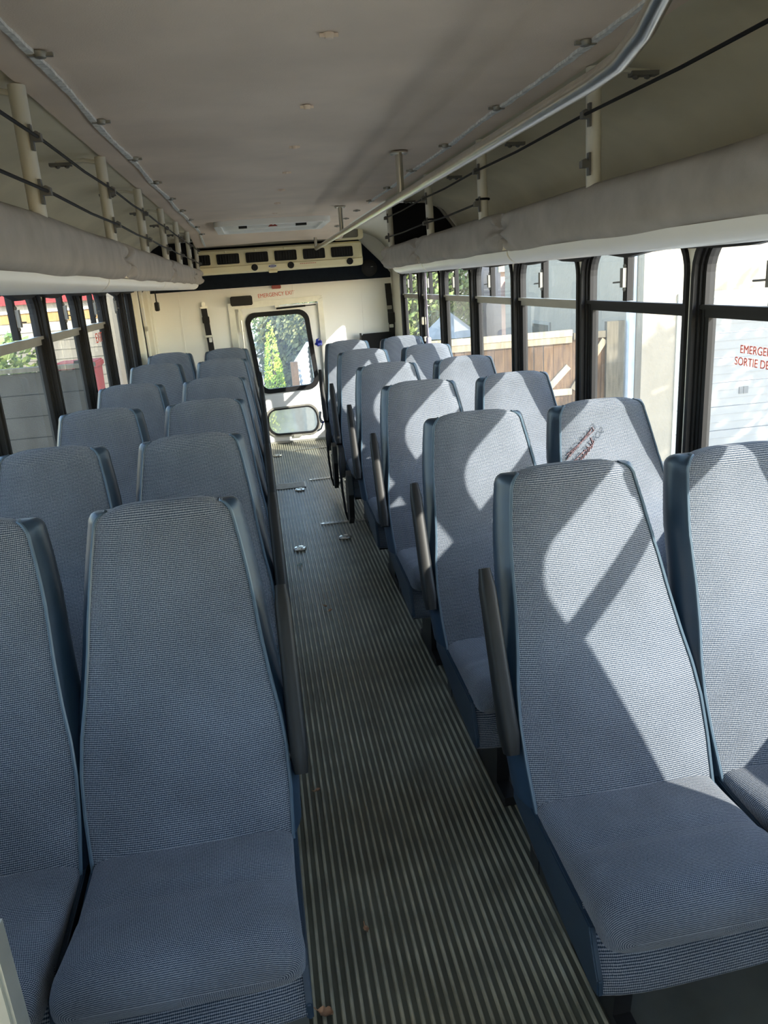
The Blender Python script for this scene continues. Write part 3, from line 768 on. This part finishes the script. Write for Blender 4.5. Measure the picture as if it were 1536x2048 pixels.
# ------------------------------------------------------------------ small things inside
def anchor(x, y, label):
    t = thing('floor_anchor', label, 'floor anchor', (x, y, .0015), 'round wheelchair anchors in the aisle floor')
    b = MB(); b.lathe([(.040, 0), (.040, .004), (.034, .009), (.020, .010), (.018, .006), (.001, .006)], (0, 0, 0), 'z', 22); b.build('disc', M['steel'], t, smooth=True, angle=30)
    for q in range(4):
        a = q*PI/2+.4; b = MB(); b.lathe([(.0065, 0), (.0065, .0015)], (.027*math.cos(a), .027*math.sin(a), .0085), 'z', 8); b.build('slot', M['black_rubber'], t)
    b = MB(); b.box(-.013, .013, -.004, .004, .006, .0105); b.build('cross_bar', M['alu'], t)
for (x_, y_, l_) in ((.014, 2.714, 'chrome floor anchor nearest the camera, beside the torn green scrap'), (.306, 2.831, 'chrome floor anchor in the aisle just in front of the nearer floor track'),
                   (.098, 4.107, 'chrome floor anchor at the corner of the pale tread plate'), (.418, 4.238, 'left of the two paired floor anchors by the farther floor track'),
                   (.506, 4.239, 'right of the two paired floor anchors, against the seat base'), (-.035, 5.45, 'farthest floor anchor, at the edge of the sunlit patch before the rear door'),
                   (.50, 5.28, 'sunlit floor anchor under the last sunlit seat')):
    anchor(x_, y_, l_)
def track(x0, x1, y, label, dy=0):
    t = thing('floor_track', label, 'floor track', ((x0+x1)/2, y, .0015), 'metal floor tracks across the aisle')
    L = (x1-x0)/2
    b = MB(); b.prism([(-L, 0), (-L+.02, -.014), (L, -.014), (L, .014), (-L+.02, .014)], lambda p, d: (p[0], p[1], d), 0, .004); b.build('rail', M['steel'], t)
    b = MB(); b.box(-L+.025, L-.005, -.004, .004, .0038, .0046); b.build('slot', M['black_rubber'], t)
    n = int(2*L/.03)
    for i in range(n):
        b = MB(); b.lathe([(.0075, .0), (.0075, .0006)], (-L+.035+i*.03 if -L+.035+i*.03 < L-.01 else L-.02, 0, .0042), 'z', 8); b.build('track_hole', M['black_rubber'], t)
    t.rotation_euler.z = dy
track(.178, .515, 3.155, 'nearer metal floor track slanting across the aisle', -.06)
track(.185, .525, 4.395, 'middle metal floor track behind the paired anchors', .06)
track(.12, .46, 5.62, 'farthest floor track, in the sunlit patch by the rear door', .05)
b = MB(); b.box(-.15, .155, 4.185, 4.355, .0012, .0045); pl = b.build('tread_plate', M['plate'])
tag(pl, 'pale ribbed metal tread plate set in the aisle floor', 'plate')
b = MB()
for i in range(9): b.box(-.14, .145, 4.195+i*.018, 4.202+i*.018, .0045, .006)
b.build('tread_ribs', M['plate'], pl, kind='stuff')
def leaf(x, y, s, rot, label, m=M['leaf_dry'], curl=.35, name='dry_leaf', cat='leaf'):
    b = MB(); rings = []
    out_ = [.05, .55, .9, 1.0, .75, .95, .5, .08]
    for i, w_ in enumerate(out_):
        f = i/7; yy = (f-.5)*2*s
        rings.append([(u*w_*s*.7, yy, .004+curl*s*(u*u)*.9+.25*s*abs(f-.5)+.08*s*math.sin(i*2+u*3)) for u in (-1, -.5, 0, .5, 1)])
    b.loft(rings, False, False)
    bb = [(p[0], p[1], p[2]+.0015) for p in b.v]; n0 = len(b.v); b.add(bb, [tuple(reversed(f)) for f in list(b.f)])
    b.tube([(0, s, .006+.2*s), (.2*s, 1.5*s, .006+.35*s), (.25*s, 1.9*s, .01+.3*s)], .0012, 5)
    o = b.build(name, m, smooth=True); o.location = (x, y, .0); o.rotation_euler.z = rot; tag(o, label, cat); return o
leaf(-.117, -.395, .018, 1.2, 'curled brown dry leaf at the bottom edge beside the nearest shaded seat')
leaf(.003, -.192, .010, .3, 'small pinkish dry leaf alone on the ribbed aisle near the camera')
leaf(-.071, .378, .010, 2.1, 'pale tan dry leaf on the ribs beside the raised armrest')
leaf(.085, 1.80, .011, .8, 'upper of two brown leaf bits in the middle of the aisle'); leaf(.104, 1.74, .013, 2.6, 'lower of two brown leaf bits in the middle of the aisle')
leaf(-.004, 2.43, .020, -.9, 'torn pale green paper scrap by the nearest chrome anchor', mat('green_scrap', (.30, .38, .32), .7), .1, 'paper_scrap', 'scrap')
o = leaf(.527, 1.407, .012, .2, 'cream crumb on the smooth floor by the second sunlit seat', M['cream'], .2, 'paper_crumb', 'crumb')

# modesty panel at the near left corner
mp_ = thing('modesty_panel', 'cream partition edge at the lower left corner before the nearest seat', 'partition', (-.74, -1.0, 0))
b = MB(); b.box(-.31, .285, -.012, .012, .03, .92); b.build('panel', M['cream'], mp_, bevel=.004)
b = MB(); b.box(.285, .308, -.018, .018, .0, .935); b.build('edge_trim', M['alu'], mp_, bevel=.004)
# seat belts
def belt(name, pts, wd, m, label, axis, buckles):
    t = thing(name, label, 'belt', pts[0])
    o0 = Vector(pts[0]); b = MB(); rings = []
    for i, p in enumerate(pts):
        p = Vector(p)-o0; wx = wd/2
        if axis == 'x': rings.append([p+Vector((-wx, -.002, 0)), p+Vector((wx, -.002, 0)), p+Vector((wx, .002, 0)), p+Vector((-wx, .002, 0))])
        else: rings.append([p+Vector((-.002, -wx, 0)), p+Vector((.002, -wx, 0)), p+Vector((.002, wx, 0)), p+Vector((-.002, wx, 0))])
    b.loft(rings, True, True); b.build('webbing', m, t)
    for (q, hw, hh, mm, nm) in buckles:
        c = Vector(q)-o0; b = MB()
        if axis == 'x': b.box(c.x-hw, c.x+hw, c.y-.014, c.y+.006, c.z-hh, c.z+hh)
        else: b.box(c.x-.014, c.x+.014, c.y-hw, c.y+hw, c.z-hh, c.z+hh)
        b.build(nm, mm, t, bevel=.003)
    return t
yb_ = YR_-.015
belt('seat_belt', [(-.575, yb_, 1.40), (-.572, yb_-.012, 1.33), (-.565, yb_-.016, 1.27), (-.560, yb_-.018, 1.16), (-.552, yb_-.018, 1.05), (-.545, yb_-.018, .80)], .055, M['belt'],
     'black seat belt with chrome top hook hanging on the rear wall', 'x',
     [((-.575, yb_, 1.425), .016, .02, M['steel'], 'hook'), ((-.575, yb_, 1.395), .038, .008, M['steel'], 'buckle_plate'), ((-.568, yb_-.01, 1.28), .034, .03, M['black_plastic'], 'adjuster'), ((-.559, yb_-.012, 1.125), .036, .010, M['alu'], 'buckle_plate'), ((-.548, yb_-.016, 1.09), .014, .022, M['white_ink'], 'care_label')])
belt('seat_belt', [(1.235, yb_, 1.50), (1.238, yb_-.03, 1.30), (1.246, yb_-.04, 1.10), (1.235, yb_-.04, .85)], .06, M['belt'],
     'black seat belt bundle hanging in the corner beside the black panel', 'x',
     [((1.235, yb_-.01, 1.47), .022, .02, M['black_plastic'], 'anchor'), ((1.236, yb_-.02, 1.38), .03, .022, M['black_plastic'], 'adjuster'), ((1.232, yb_-.03, 1.27), .024, .018, M['alu_dull'], 'buckle'), ((1.243, yb_-.045, 1.17), .034, .05, M['black_plastic'], 'retractor'), ((1.238, yb_-.05, 1.09), .02, .016, M['alu'], 'buckle')])
belt('hanging_strap', [(1.245, 4.345, 1.57), (1.242, 4.345, 1.40), (1.238, 4.33, 1.22), (1.236, 4.315, 1.12), (1.236, 4.30, 1.0)], .05, M['lilac_belt'],
     'lilac strap hanging before the rear sunlit-side window', 'y', [((1.236, 4.30, 1.04), .036, .04, M['lilac_belt'], 'strap_loop')])
belt('seat_belt', [(1.25, 4.44, 1.57), (1.248, 4.45, 1.35), (1.244, 4.44, 1.15), (1.24, 4.43, .9)], .022, M['belt'],
     'thin black belt hanging next to the lilac strap', 'y', [((1.242, 4.47, 1.20), .02, .03, M['steel'], 'carabiner'), ((1.24, 4.42, 1.06), .018, .018, M['steel'], 'hook')])
belt('seat_belt', [(-1.015, 4.93, 1.57), (-1.012, 4.93, 1.40), (-1.01, 4.96, 1.2), (-1.01, 4.95, .85)], .05, M['belt'],
     'black belt hanging between the last narrow window and the cream service posts', 'y', [((-1.005, 4.98, 1.40), .02, .05, M['white_ink'], 'buckle'), ((-1.0, 5.02, 1.28), .02, .02, M['steel'], 'hook')])
o = box('control_box', M['black_plastic'], -.99, -.955, 5.70, 5.80, 1.40, 1.48, bevel=.006); tag(o, 'small black box clipped to the last cream service post', 'box')
b = MB(); b.tube([(-.973, 5.75, 1.59), (-.973, 5.75, 1.48)], .006, 6); b.build('cable', M['black_rubber'], o)
# ribbons
def rosette(c, R, label, m):
    b = MB(); rnd = random.Random(3)
    for q in range(26):
        a = rnd.uniform(0, 2*PI); el = rnd.uniform(-1.0, 1.0); rr0 = R*rnd.uniform(.35, .85)
        d = Vector((math.cos(a)*math.cos(el), -.5*abs(math.cos(a*2))-.2, math.sin(a)*math.cos(el)*1.0))
        ctr = d.normalized()*rr0*.6; t = d.cross(Vector((rnd.random(), rnd.random(), rnd.random()))).normalized(); n_ = t.cross(d).normalized()
        rings = []
        for i in range(7):
            f = i/6*PI*1.5; p = ctr+R*.36*(math.cos(f)*d.normalized()+math.sin(f)*t)
            rings.append([p-n_*R*.13, p+n_*R*.13, p+n_*R*.13+t*.0015, p-n_*R*.13+t*.0015])
        b.loft(rings, True, True)
    o = b.build('ribbon_rosette', m, smooth=False); o.location = c; tag(o, label, 'ribbon'); return o
rosette((.497, YR_-.055, .985), .055, 'crinkled blue ribbon rosette stuck beside the rear door window', M['blue_ribbon'])
o = rosette((.335, 4.235, .50), .02, 'small blue and white ribbon tied low on the last sunlit seat', M['blue_ribbon'])
b = MB(); b.tube([(-.01, 0, .0), (-.02, -.01, .04), (-.012, -.005, .085)], .010, 6); b.tube([(.0, -.01, -.01), (-.02, -.02, -.05), (-.05, -.02, -.065)], .007, 6); b.build('white_tail', M['white_ink'], o, smooth=True)
# black barrier panel at the right rear
bp_ = thing('barrier_panel', 'black padded panel standing against the rear wall in the corner', 'panel', (1.07, 5.93, 0))
b = MB(); b.prism([(-.16, .0), (.15, .0), (.15, 1.04), (-.13, 1.035), (-.14, 1.02), (-.155, 1.035), (-.16, 1.03)], fy, -.02, .02); b.build('panel', M['black_cloth'], bp_)
b = MB(); b.box(-.165, -.150, -.024, .024, .0, 1.045); b.build('edge_trim', M['black_plastic'], bp_)
# red pen scrawl on the second right window seat
b = MB()
def sc(pts, r=.0016):
    q = []
    for (u, z) in pts:
        yy = prof_front(z) + .017*abs(u/halfw(z))**3.5 - .0055; q.append((u, yy, z))
    b.tube(q, r, 5)
sc([(-.155, .935), (-.11, .965), (-.05, 1.005), (-.055, 1.018)]); sc([(-.155, .90), (-.10, .94), (-.06, .962), (-.065, .985)])
for i in range(9):
    f = i/8; u = -.152+.085*f; z = .875+.075*f; sc([(u, z), (u+.012, z+.022), (u+.004, z+.026)])
    sc([(u-.004, z+.045), (u+.008, z+.062)])
sq = b.build('pen_scrawl', mat('faded_red_pen', (.17, .115, .125), .95, spec=.1), None)
s1 = [c for c in seats[(1, 1)].children if c.name.startswith('backrest')][1]
sq.parent = s1

# ------------------------------------------------------------------ outside
ZG = -1.25
M['concrete'] = mat('driveway_concrete', (.34, .325, .29), .9, var=.15, vscale=1.5, bump=.15, bscale=40)
M['block'] = mat('wall_block', (.15, .135, .115), .95, var=.15, vscale=5, bump=.2, bscale=30)
M['stucco'] = mat('stucco', (.29, .25, .19), .95, var=.05, vscale=4, bump=.8, bscale=14)
M['white_door'] = mat('white_garage_door', (.25, .245, .235), .6, var=.03)
M['siding'] = mat('cream_siding', (.28, .245, .19), .7, var=.05)
M['orange'] = mat('orange_band', (.30, .17, .055), .7, var=.08)
M['red_paint'] = mat('red_paint', (.24, .022, .02), .6, var=.1)
M['wood'] = None
def wood_mat(name, a, c):
    m, n, b_ = newmat(name); L = n.links
    tc = n.nodes.new('ShaderNodeTexCoord'); mpn = n.nodes.new('ShaderNodeMapping'); mpn.inputs['Scale'].default_value = (9, 9, 1.1)
    L.new(tc.outputs['Object'], mpn.inputs[0]); nz = n.nodes.new('ShaderNodeTexNoise'); nz.inputs['Scale'].default_value = 3; nz.inputs['Detail'].default_value = 6
    oi = n.nodes.new('ShaderNodeObjectInfo'); va = n.nodes.new('ShaderNodeVectorMath'); va.operation = 'ADD'
    L.new(mpn.outputs[0], va.inputs[0]); L.new(oi.outputs['Random'], va.inputs[1]); L.new(va.outputs[0], nz.inputs['Vector'])
    cr = n.nodes.new('ShaderNodeValToRGB'); cr.color_ramp.elements[0].position = .3; cr.color_ramp.elements[1].position = .72
    cr.color_ramp.elements[0].color = (*a, 1); cr.color_ramp.elements[1].color = (*c, 1); L.new(nz.outputs[0], cr.inputs[0])
    hs = n.nodes.new('ShaderNodeHueSaturation'); mr = n.nodes.new('ShaderNodeMapRange'); mr.inputs[3].default_value = .75; mr.inputs[4].default_value = 1.25
    L.new(oi.outputs['Random'], mr.inputs[0]); L.new(mr.outputs[0], hs.inputs['Value']); L.new(cr.outputs[0], hs.inputs['Color']); L.new(hs.outputs[0], b_.inputs['Base Color'])
    b_.inputs['Roughness'].default_value = .85; return m
M['fence_wood'] = wood_mat('fence_wood', (.042, .020, .008), (.105, .058, .024)); M['rail_wood'] = wood_mat('rail_wood', (.20, .155, .095), (.30, .25, .175)); M['grey_wood'] = wood_mat('grey_wood', (.06, .05, .033), (.11, .094, .065))
def leaf_mat(name, a, c):
    m, n, b_ = newmat(name); L = n.links
    tc = n.nodes.new('ShaderNodeTexCoord'); nz = n.nodes.new('ShaderNodeTexNoise'); nz.inputs['Scale'].default_value = 7; nz.inputs['Detail'].default_value = 4
    L.new(tc.outputs['Object'], nz.inputs['Vector'])
    cr = n.nodes.new('ShaderNodeValToRGB'); cr.color_ramp.elements[0].position = .35; cr.color_ramp.elements[1].position = .65
    cr.color_ramp.elements[0].color = (*a, 1); cr.color_ramp.elements[1].color = (*c, 1); L.new(nz.outputs[0], cr.inputs[0]); L.new(cr.outputs[0], b_.inputs['Base Color'])
    b_.inputs['Roughness'].default_value = .6; return m
M['leaf_green'] = leaf_mat('green_leaves', (.06, .11, .025), (.28, .34, .09)); M['leaf_lime'] = leaf_mat('cedar_leaves', (.22, .34, .03), (.58, .70, .09)); M['leaf_olive'] = leaf_mat('olive_leaves', (.05, .065, .022), (.19, .19, .075))
M['bark'] = mat('bark', (.10, .075, .05), .9, var=.2)
struct(box('ground', M['concrete'], -40, 40, -14, 60, ZG-.1, ZG))
def crown(b, c, R, n, size, rnd, shell=.55, cone=False):
    for _ in range(n):
        while True:
            p = Vector((rnd.uniform(-1, 1), rnd.uniform(-1, 1), rnd.uniform(-1, 1)))
            if cone:
                rad = .9*(1-(p.z+1)/2)**.75+.08; q = math.hypot(p.x, p.y)
                if rad*.6 < q < rad: break
            elif shell < p.length < 1: break
        q = Vector((c[0]+p.x*R[0], c[1]+p.y*R[1], c[2]+p.z*R[2])); s_ = size*rnd.uniform(.6, 1.3)
        a = Vector((rnd.gauss(0, 1), rnd.gauss(0, 1), rnd.gauss(0, 1))).normalized(); d = a.orthogonal().normalized(); e = a.cross(d)
        b.add([q-d*s_, q+e*s_*.5, q+d*s_, q-e*s_*.5], [(0, 1, 2, 3)])
def plant(name, label, cat, loc, crowns, n, size, m, seed, h, group=None, cone=False, tr=.05):
    rnd = random.Random(seed); t = thing(name, label, cat, loc, group); b = MB()
    for c, R in crowns: crown(b, c, R, n, size, rnd, .35, cone)
    b.build('foliage', m, t, kind='stuff')
    b = MB(); b.tube([(0, 0, 0), (.02, 0, h*.5), (0, 0, h)], [tr, tr*.8, tr*.4], 7); b.build('trunk', M['bark'], t); return t
plant('cedar', 'bright lime green columnar cedar seen through the rear door window', 'tree', (.08, 9.4, ZG), [((0, 0, 1.17), (.30, .30, 1.17))], 10000, .022, M['leaf_lime'], 1, 1.9, cone=True, tr=.03)
plant('shrub', 'yellow green shrub half hidden behind the lime cedar', 'shrub', (-.55, 11.2, ZG), [((0, 0, .95), (.45, .4, .95))], 1900, .04, M['leaf_lime'], 2, .8)
for i, (x_, y_, R, hh, m, lb) in enumerate(((-2.6, 26.5, 1.9, 3.2, 'leaf_olive', 'olive tree far behind the lime cedar, at its left'), (1.5, 16.5, 1.4, 2.9, 'leaf_olive', 'olive tree far behind the white lattice fence'),
        (4.6, 21, 1.6, 3.6, 'leaf_green', 'green tree far behind the wooden fence, farthest from the grey house'), (1.8, 35, 2.6, 5.0, 'leaf_green', 'tall green tree farthest behind the olive trees'), (6.5, 31, 3.0, 5.2, 'leaf_olive', 'tall olive tree far behind the pink house'))):
    plant('tree', lb, 'tree', (x_, y_, ZG), [((0, 0, hh*.55), (R, R*.7, hh*.62)), ((R*.5, -.3, hh*.45), (R*.7, R*.5, hh*.45)), ((-R*.5, -.2, hh*.45), (R*.7, R*.5, hh*.5))], 2200, .11, M[m], 10+i, hh*.8)
plant('hanging_shrub', 'drooping pale shrub beyond the rear door window, behind the lattice', 'shrub', (.85, 14.0, ZG), [((0, 0, 2.0), (.55, .4, .5)), ((.5, .2, 1.7), (.5, .4, .6))], 800, .06, M['leaf_olive'], 30, 2.1)
# lattice fence behind the bus
lf = thing('lattice_fence', 'white lattice fence running away behind the bus beside the cedar', 'fence', (.36, 9.0, ZG))
b = MB(); b.box(-.05, .05, -.05, .05, 0, 1.78); b.build('post', M['fence_wood'], lf)
pm = mat('white_lattice', (.45, .46, .46), .7)
dv = Vector((.42, 3.6, 0)); L_ = dv.length; du = dv.normalized(); nv = Vector((du.y, -du.x, 0))
for i in range(34):
    p = du*(.1+i*.108); b = MB(); zt = 1.72
    b.loft([[p-du*.02-nv*.006, p+du*.02-nv*.006, p+du*.02+nv*.006, p-du*.02+nv*.006], [q+Vector((0, 0, zt)) for q in (p-du*.02-nv*.006, p+du*.02-nv*.006, p+du*.02+nv*.006, p-du*.02+nv*.006)]], True, True); b.build('slat', pm, lf)
for i in range(18):
    z = .1+i*.09; p, q = du*.06+nv*.012, du*(L_)+nv*.012; b = MB()
    pass
    b.loft([[p+Vector((0,0,z)), p+Vector((0,0,z+.03)), p+nv*.01+Vector((0,0,z+.03)), p+nv*.01+Vector((0,0,z))], [q+Vector((0,0,z)), q+Vector((0,0,z+.03)), q+nv*.01+Vector((0,0,z+.03)), q+nv*.01+Vector((0,0,z))]], True, True); b.build('slat', pm, lf)
b = MB(); rings = []
for i in range(12):
    f = i/11; p = du*(.06+(L_-.06)*f); z = 1.72
    rings.append([p+Vector((0, 0, z)), p+nv*.05+Vector((0, 0, z)), p+nv*.05+Vector((0, 0, z+.06)), p+Vector((0, 0, z+.06))])
b.loft(rings, True, True); b.build('top_rail', pm, lf)
vp = thing('corrugated_panel', 'pale blue grey corrugated panel close behind the rear door window', 'panel', (.98, 9.5, ZG))
b = MB(); rings = []
for i in range(26): rings.append([(-.25+i*.02, .012*math.sin(i*1.4)+.25*i*.02, 0), (-.35+i*.02, .012*math.sin(i*1.4)+.25*i*.02, 1.85)])
b.loft([[p for p in r_]+[(r_[1][0], r_[1][1]+.02, r_[1][2]), (r_[0][0], r_[0][1]+.02, r_[0][2])] for r_ in rings], True, True); b.build('sheet', mat('pale_blue_sheet', (.22, .27, .30), .5), vp)
# wooden fence at right
fn_ = thing('wooden_fence', 'sunlit wooden board fence beyond the right hand windows', 'fence', (3.0, 8.5, ZG))
FT = 1.93
x_ = -1.9; i = 0
while x_ < 1.66:
    if not (.95 < x_ < 1.02):
        b = MB(); wd = .135+.006*random.uniform(-1, 1); b.box(x_, x_+wd, -.010+.004*random.uniform(-1, 1), .010, .06, FT-.10+.004*random.uniform(-1, 1)); b.build('board', M['fence_wood'], fn_)
    x_ += .142
for (z0, z1, yy) in ((FT-.07, FT+.02, -.035), (FT-.16, FT-.07, -.025), (1.05, 1.14, -.03)):
    b = MB(); b.box(-1.9, 1.20, yy-.015, yy+.03, z0, z1); b.build('rail', M['rail_wood'], fn_, bevel=.004)
for (z0, z1, yy) in ((FT-.12, FT-.03, -.03),): 
    b = MB(); b.box(1.22, 1.72, yy-.015, yy+.03, z0, z1); b.build('rail', M['grey_wood'], fn_)
b = MB(); p, q = Vector((1.22, -.04, 1.12)), Vector((1.68, -.04, FT-.15)); d = (q-p).normalized(); nn = Vector((-d.z, 0, d.x))*.045
b.loft([[p-nn, p+nn, p+nn+Vector((0, .03, 0)), p-nn+Vector((0, .03, 0))], [q-nn, q+nn, q+nn+Vector((0, .03, 0)), q-nn+Vector((0, .03, 0))]], True, True); b.build('brace', M['rail_wood'], fn_)
b = MB(); p, q = Vector((.42, -.04, .75)), Vector((1.15, -.04, 1.45)); d = (q-p).normalized(); nn = Vector((-d.z, 0, d.x))*.045
b.loft([[p-nn, p+nn, p+nn+Vector((0, .03, 0)), p-nn+Vector((0, .03, 0))], [q-nn, q+nn, q+nn+Vector((0, .03, 0)), q-nn+Vector((0, .03, 0))]], True, True); b.build('brace', M['rail_wood'], fn_)
b = MB(); b.box(1.70, 1.96, -.06, .02, 0, FT+.09); b.build('gate_post', M['grey_wood'], fn_)
# grey house with the garage, its side wall running back
hs = thing('grey_house', 'stuccoed house with a white garage door beyond the front right windows', 'house', (5.1, 8.2, ZG))
b = MB(); b.box(.0, .55, .0, .25, 0, 5.2); b.box(.55, 7.0, .0, .25, 2.14, 5.2); b.box(.0, .25, .25, 5.9, 0, 5.2); b.box(5.4, 7.0, 0, .25, 0, 2.14)
b.build('wall', M['stucco'], hs)
for i in range(6):
    b = MB(); b.box(.55, 5.4, .10, .14, i*.35+.004, (i+1)*.35-.008); b.box(.60, 5.35, .094, .10, i*.35+.115, i*.35+.120); b.box(.60, 5.35, .094, .10, i*.35+.230, i*.35+.235); b.build('garage_panel', M['white_door'], hs)
b = MB(); b.box(.50, 5.45, -.03, .12, 2.08, 2.17); b.box(.50, 5.45, -.03, .02, 2.24, 2.33); b.box(.50, .55, -.02, .12, 0, 2.1); b.box(5.40, 5.45, -.02, .12, 0, 2.1); b.build('garage_trim', mat('garage_trim', (.50, .48, .40), .7), hs)
b = MB(); b.box(.50, 5.45, -.02, .0, 2.17, 2.24); b.build('band', mat('grey_band', (.30, .31, .31), .7), hs)
b = MB(); b.box(-.10, -.01, .18, .28, 0, 5.2); b.build('downpipe', mat('pale_pipe', (.62, .68, .74), .5), hs)
wnm = mat('dark_window', (.05, .055, .05), .2)
for (y0, y1, z0, z1) in ((3.4, 4.2, 1.60, 1.80),):
    b = MB(); b.box(-.03, .03, y0-.05, y1+.05, z0-.05, z1+.05); fo = b.build('window', M['alu_dull'], hs)
    b = MB(); b.box(-.035, .03, y0, y1, z0, z1); b.build('pane', wnm, fo)
b = MB(); b.box(1.58, 1.63, .088, .1, .86, .96); b.box(1.65, 1.72, .088, .1, .86, .96); b.build('number_plate', mat('plate_grey', (.12, .12, .12), .6), hs)
b = MB(); b.box(-.1, 7.2, -.1, 6.1, 5.2, 5.35); b.build('roof', M['alu_dull'], hs)
# pink neighbour house, red awning, parasol
ph = thing('pink_house', 'pale pink house with a red awning far beyond the wooden fence', 'house', (6.6, 19.0, ZG))
b = MB(); b.box(0, 4.5, 0, 4, 0, 5.4); b.build('wall', mat('pink_stucco', (.42, .31, .26), .9, var=.05), ph)
b = MB(); b.prism([(0, 2.5), (-.7, 2.0), (-.7, 1.9), (0, 2.4)], lambda p, d: (d, p[0], p[1]), .1, 1.1); b.build('awning', M['red_paint'], ph)
b = MB(); b.box(.25, 1.0, -.03, .03, .6, 1.95); b.build('door', wnm, ph)
b = MB(); b.box(-.1, 4.6, -.15, 0, 2.75, 2.95); b.build('band', M['siding'], ph)
um = thing('parasol', 'white garden parasol leaning beyond the wooden fence', 'parasol', (2.95, 13.2, ZG))
b = MB(); b.lathe([(.62, 1.62), (.40, 1.80), (.18, 1.98), (.02, 2.10)], (.68, 0, 0), 'z', 8); b.build('canopy', mat('parasol_cloth', (.36, .35, .32), .8), um)
b = MB(); b.tube([(.68, 0, 0), (.68, 0, 2.15)], .025, 8); b.build('pole', M['bark'], um)
plant('shrub', 'dark green shrub below the white parasol', 'shrub', (4.0, 15.6, ZG), [((0, 0, 1.5), (.5, .5, .6))], 700, .07, M['leaf_olive'], 41, .9)
# out-of-view tree that throws dappled shade on the garage
plant('shade_tree', 'leafy tree standing in front of the garage, casting dappled shade', 'tree', (11.2, 3.0, ZG), [((-.2, 0, 5.35), (1.5, 1.5, .85)), ((.9, .4, 5.0), (1.3, 1.3, 1.0)), ((.4, -.9, 4.5), (1.2, 1.0, .9)), ((-1.2, .5, 4.9), (.8, .8, .6))], 330, .16, M['leaf_green'], 50, 4.6, tr=.12)
# left side: block wall in the bus's shade, hedge, sided house
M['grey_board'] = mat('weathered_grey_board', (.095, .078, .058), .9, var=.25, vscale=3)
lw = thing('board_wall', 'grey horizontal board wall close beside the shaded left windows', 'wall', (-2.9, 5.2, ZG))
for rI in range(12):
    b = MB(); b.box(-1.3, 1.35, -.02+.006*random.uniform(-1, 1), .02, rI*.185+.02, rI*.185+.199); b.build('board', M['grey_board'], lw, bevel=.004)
b = MB(); b.box(-1.3, 1.35, .022, .03, .03, 2.22); b.build('backing', M['black_rubber'], lw)
for xx in (-1.2, .05, 1.28):
    b = MB(); b.box(xx-.05, xx+.05, .032, .11, 0, 2.30); b.build('post', M['grey_wood'], lw)
b = MB(); b.box(-1.35, 1.4, -.05, .06, 2.245, 2.28); b.build('cap_rail', M['rail_wood'], lw)
lh = thing('sided_house', 'cream sided house with orange band and red roof edge beyond the shaded windows', 'house', (-8.0, 16.0, ZG))
b = MB(); b.box(-7, 5.2, .02, 6, 0, 3.9); b.build('wall', M['siding'], lh)
for i in range(14):
    z = .0+i*.2
    if i == 13: continue
    b = MB(); b.prism([(.02, z), (-.035, z), (-.012, z+.196), (.02, z+.196)], lambda p, d: (d, p[0], p[1]), -7, 5.2); b.build('siding_board', M['orange'] if i == 12 else M['siding'], lh)
b = MB(); b.box(-7.1, 5.3, -.12, .02, 2.78, 3.15); b.build('roof_edge', M['red_paint'], lh)
b = MB(); b.box(-7.1, 5.3, -.05, .02, 2.60, 2.64); b.build('white_trim', M['white_ink'], lh)
for (x0, x1) in ((-1.2, -.1), (1.7, 2.5)):
    b = MB(); ringprism(b, rr(x0-.07, x1+.07, .95, 2.05, 0), rr(x0, x1, 1.02, 1.98, 0), fy, -.07, .02); b.v = [tuple(p) for p in b.v]; fo = b.build('window', M['white_ink'], lh)
    b = MB(); b.box(x0, x1, -.045, .01, 1.02, 1.98); b.build('pane', wnm, fo)
cp0 = thing('porch_post', 'cream post standing beyond the shaded windows near the red bin', 'post', (-1.98, 9.6, ZG))
b = MB(); b.box(-.09, .09, -.09, .09, 0, 2.9); b.build('shaft', M['siding'], cp0)
b = MB(); b.box(-.13, .13, -.13, .13, 0, .2); b.build('base', M['siding'], cp0)
rv = thing('red_bin', 'red bin standing beside the cream porch post beyond the shaded windows', 'bin', (-2.55, 9.4, ZG))
b = MB(); b.loft([[(-.2, -.2, 0), (.2, -.2, 0), (.2, .2, 0), (-.2, .2, 0)], [(-.25, -.25, 1.9), (.25, -.25, 1.9), (.25, .25, 1.9), (-.25, .25, 1.9)]], True, True); b.build('body', M['red_paint'], rv)
b = MB(); b.box(-.28, .28, -.28, .28, 1.9, 2.0); b.build('lid', M['red_paint'], rv, bevel=.02)
plant('hedge_bush', 'green bush growing behind the grey board wall beyond the nearest shaded window', 'shrub', (-3.0, 7.5, ZG), [((0, 0, 1.7), (.6, .6, .85))], 1800, .06, M['leaf_green'], 60, 1.4)
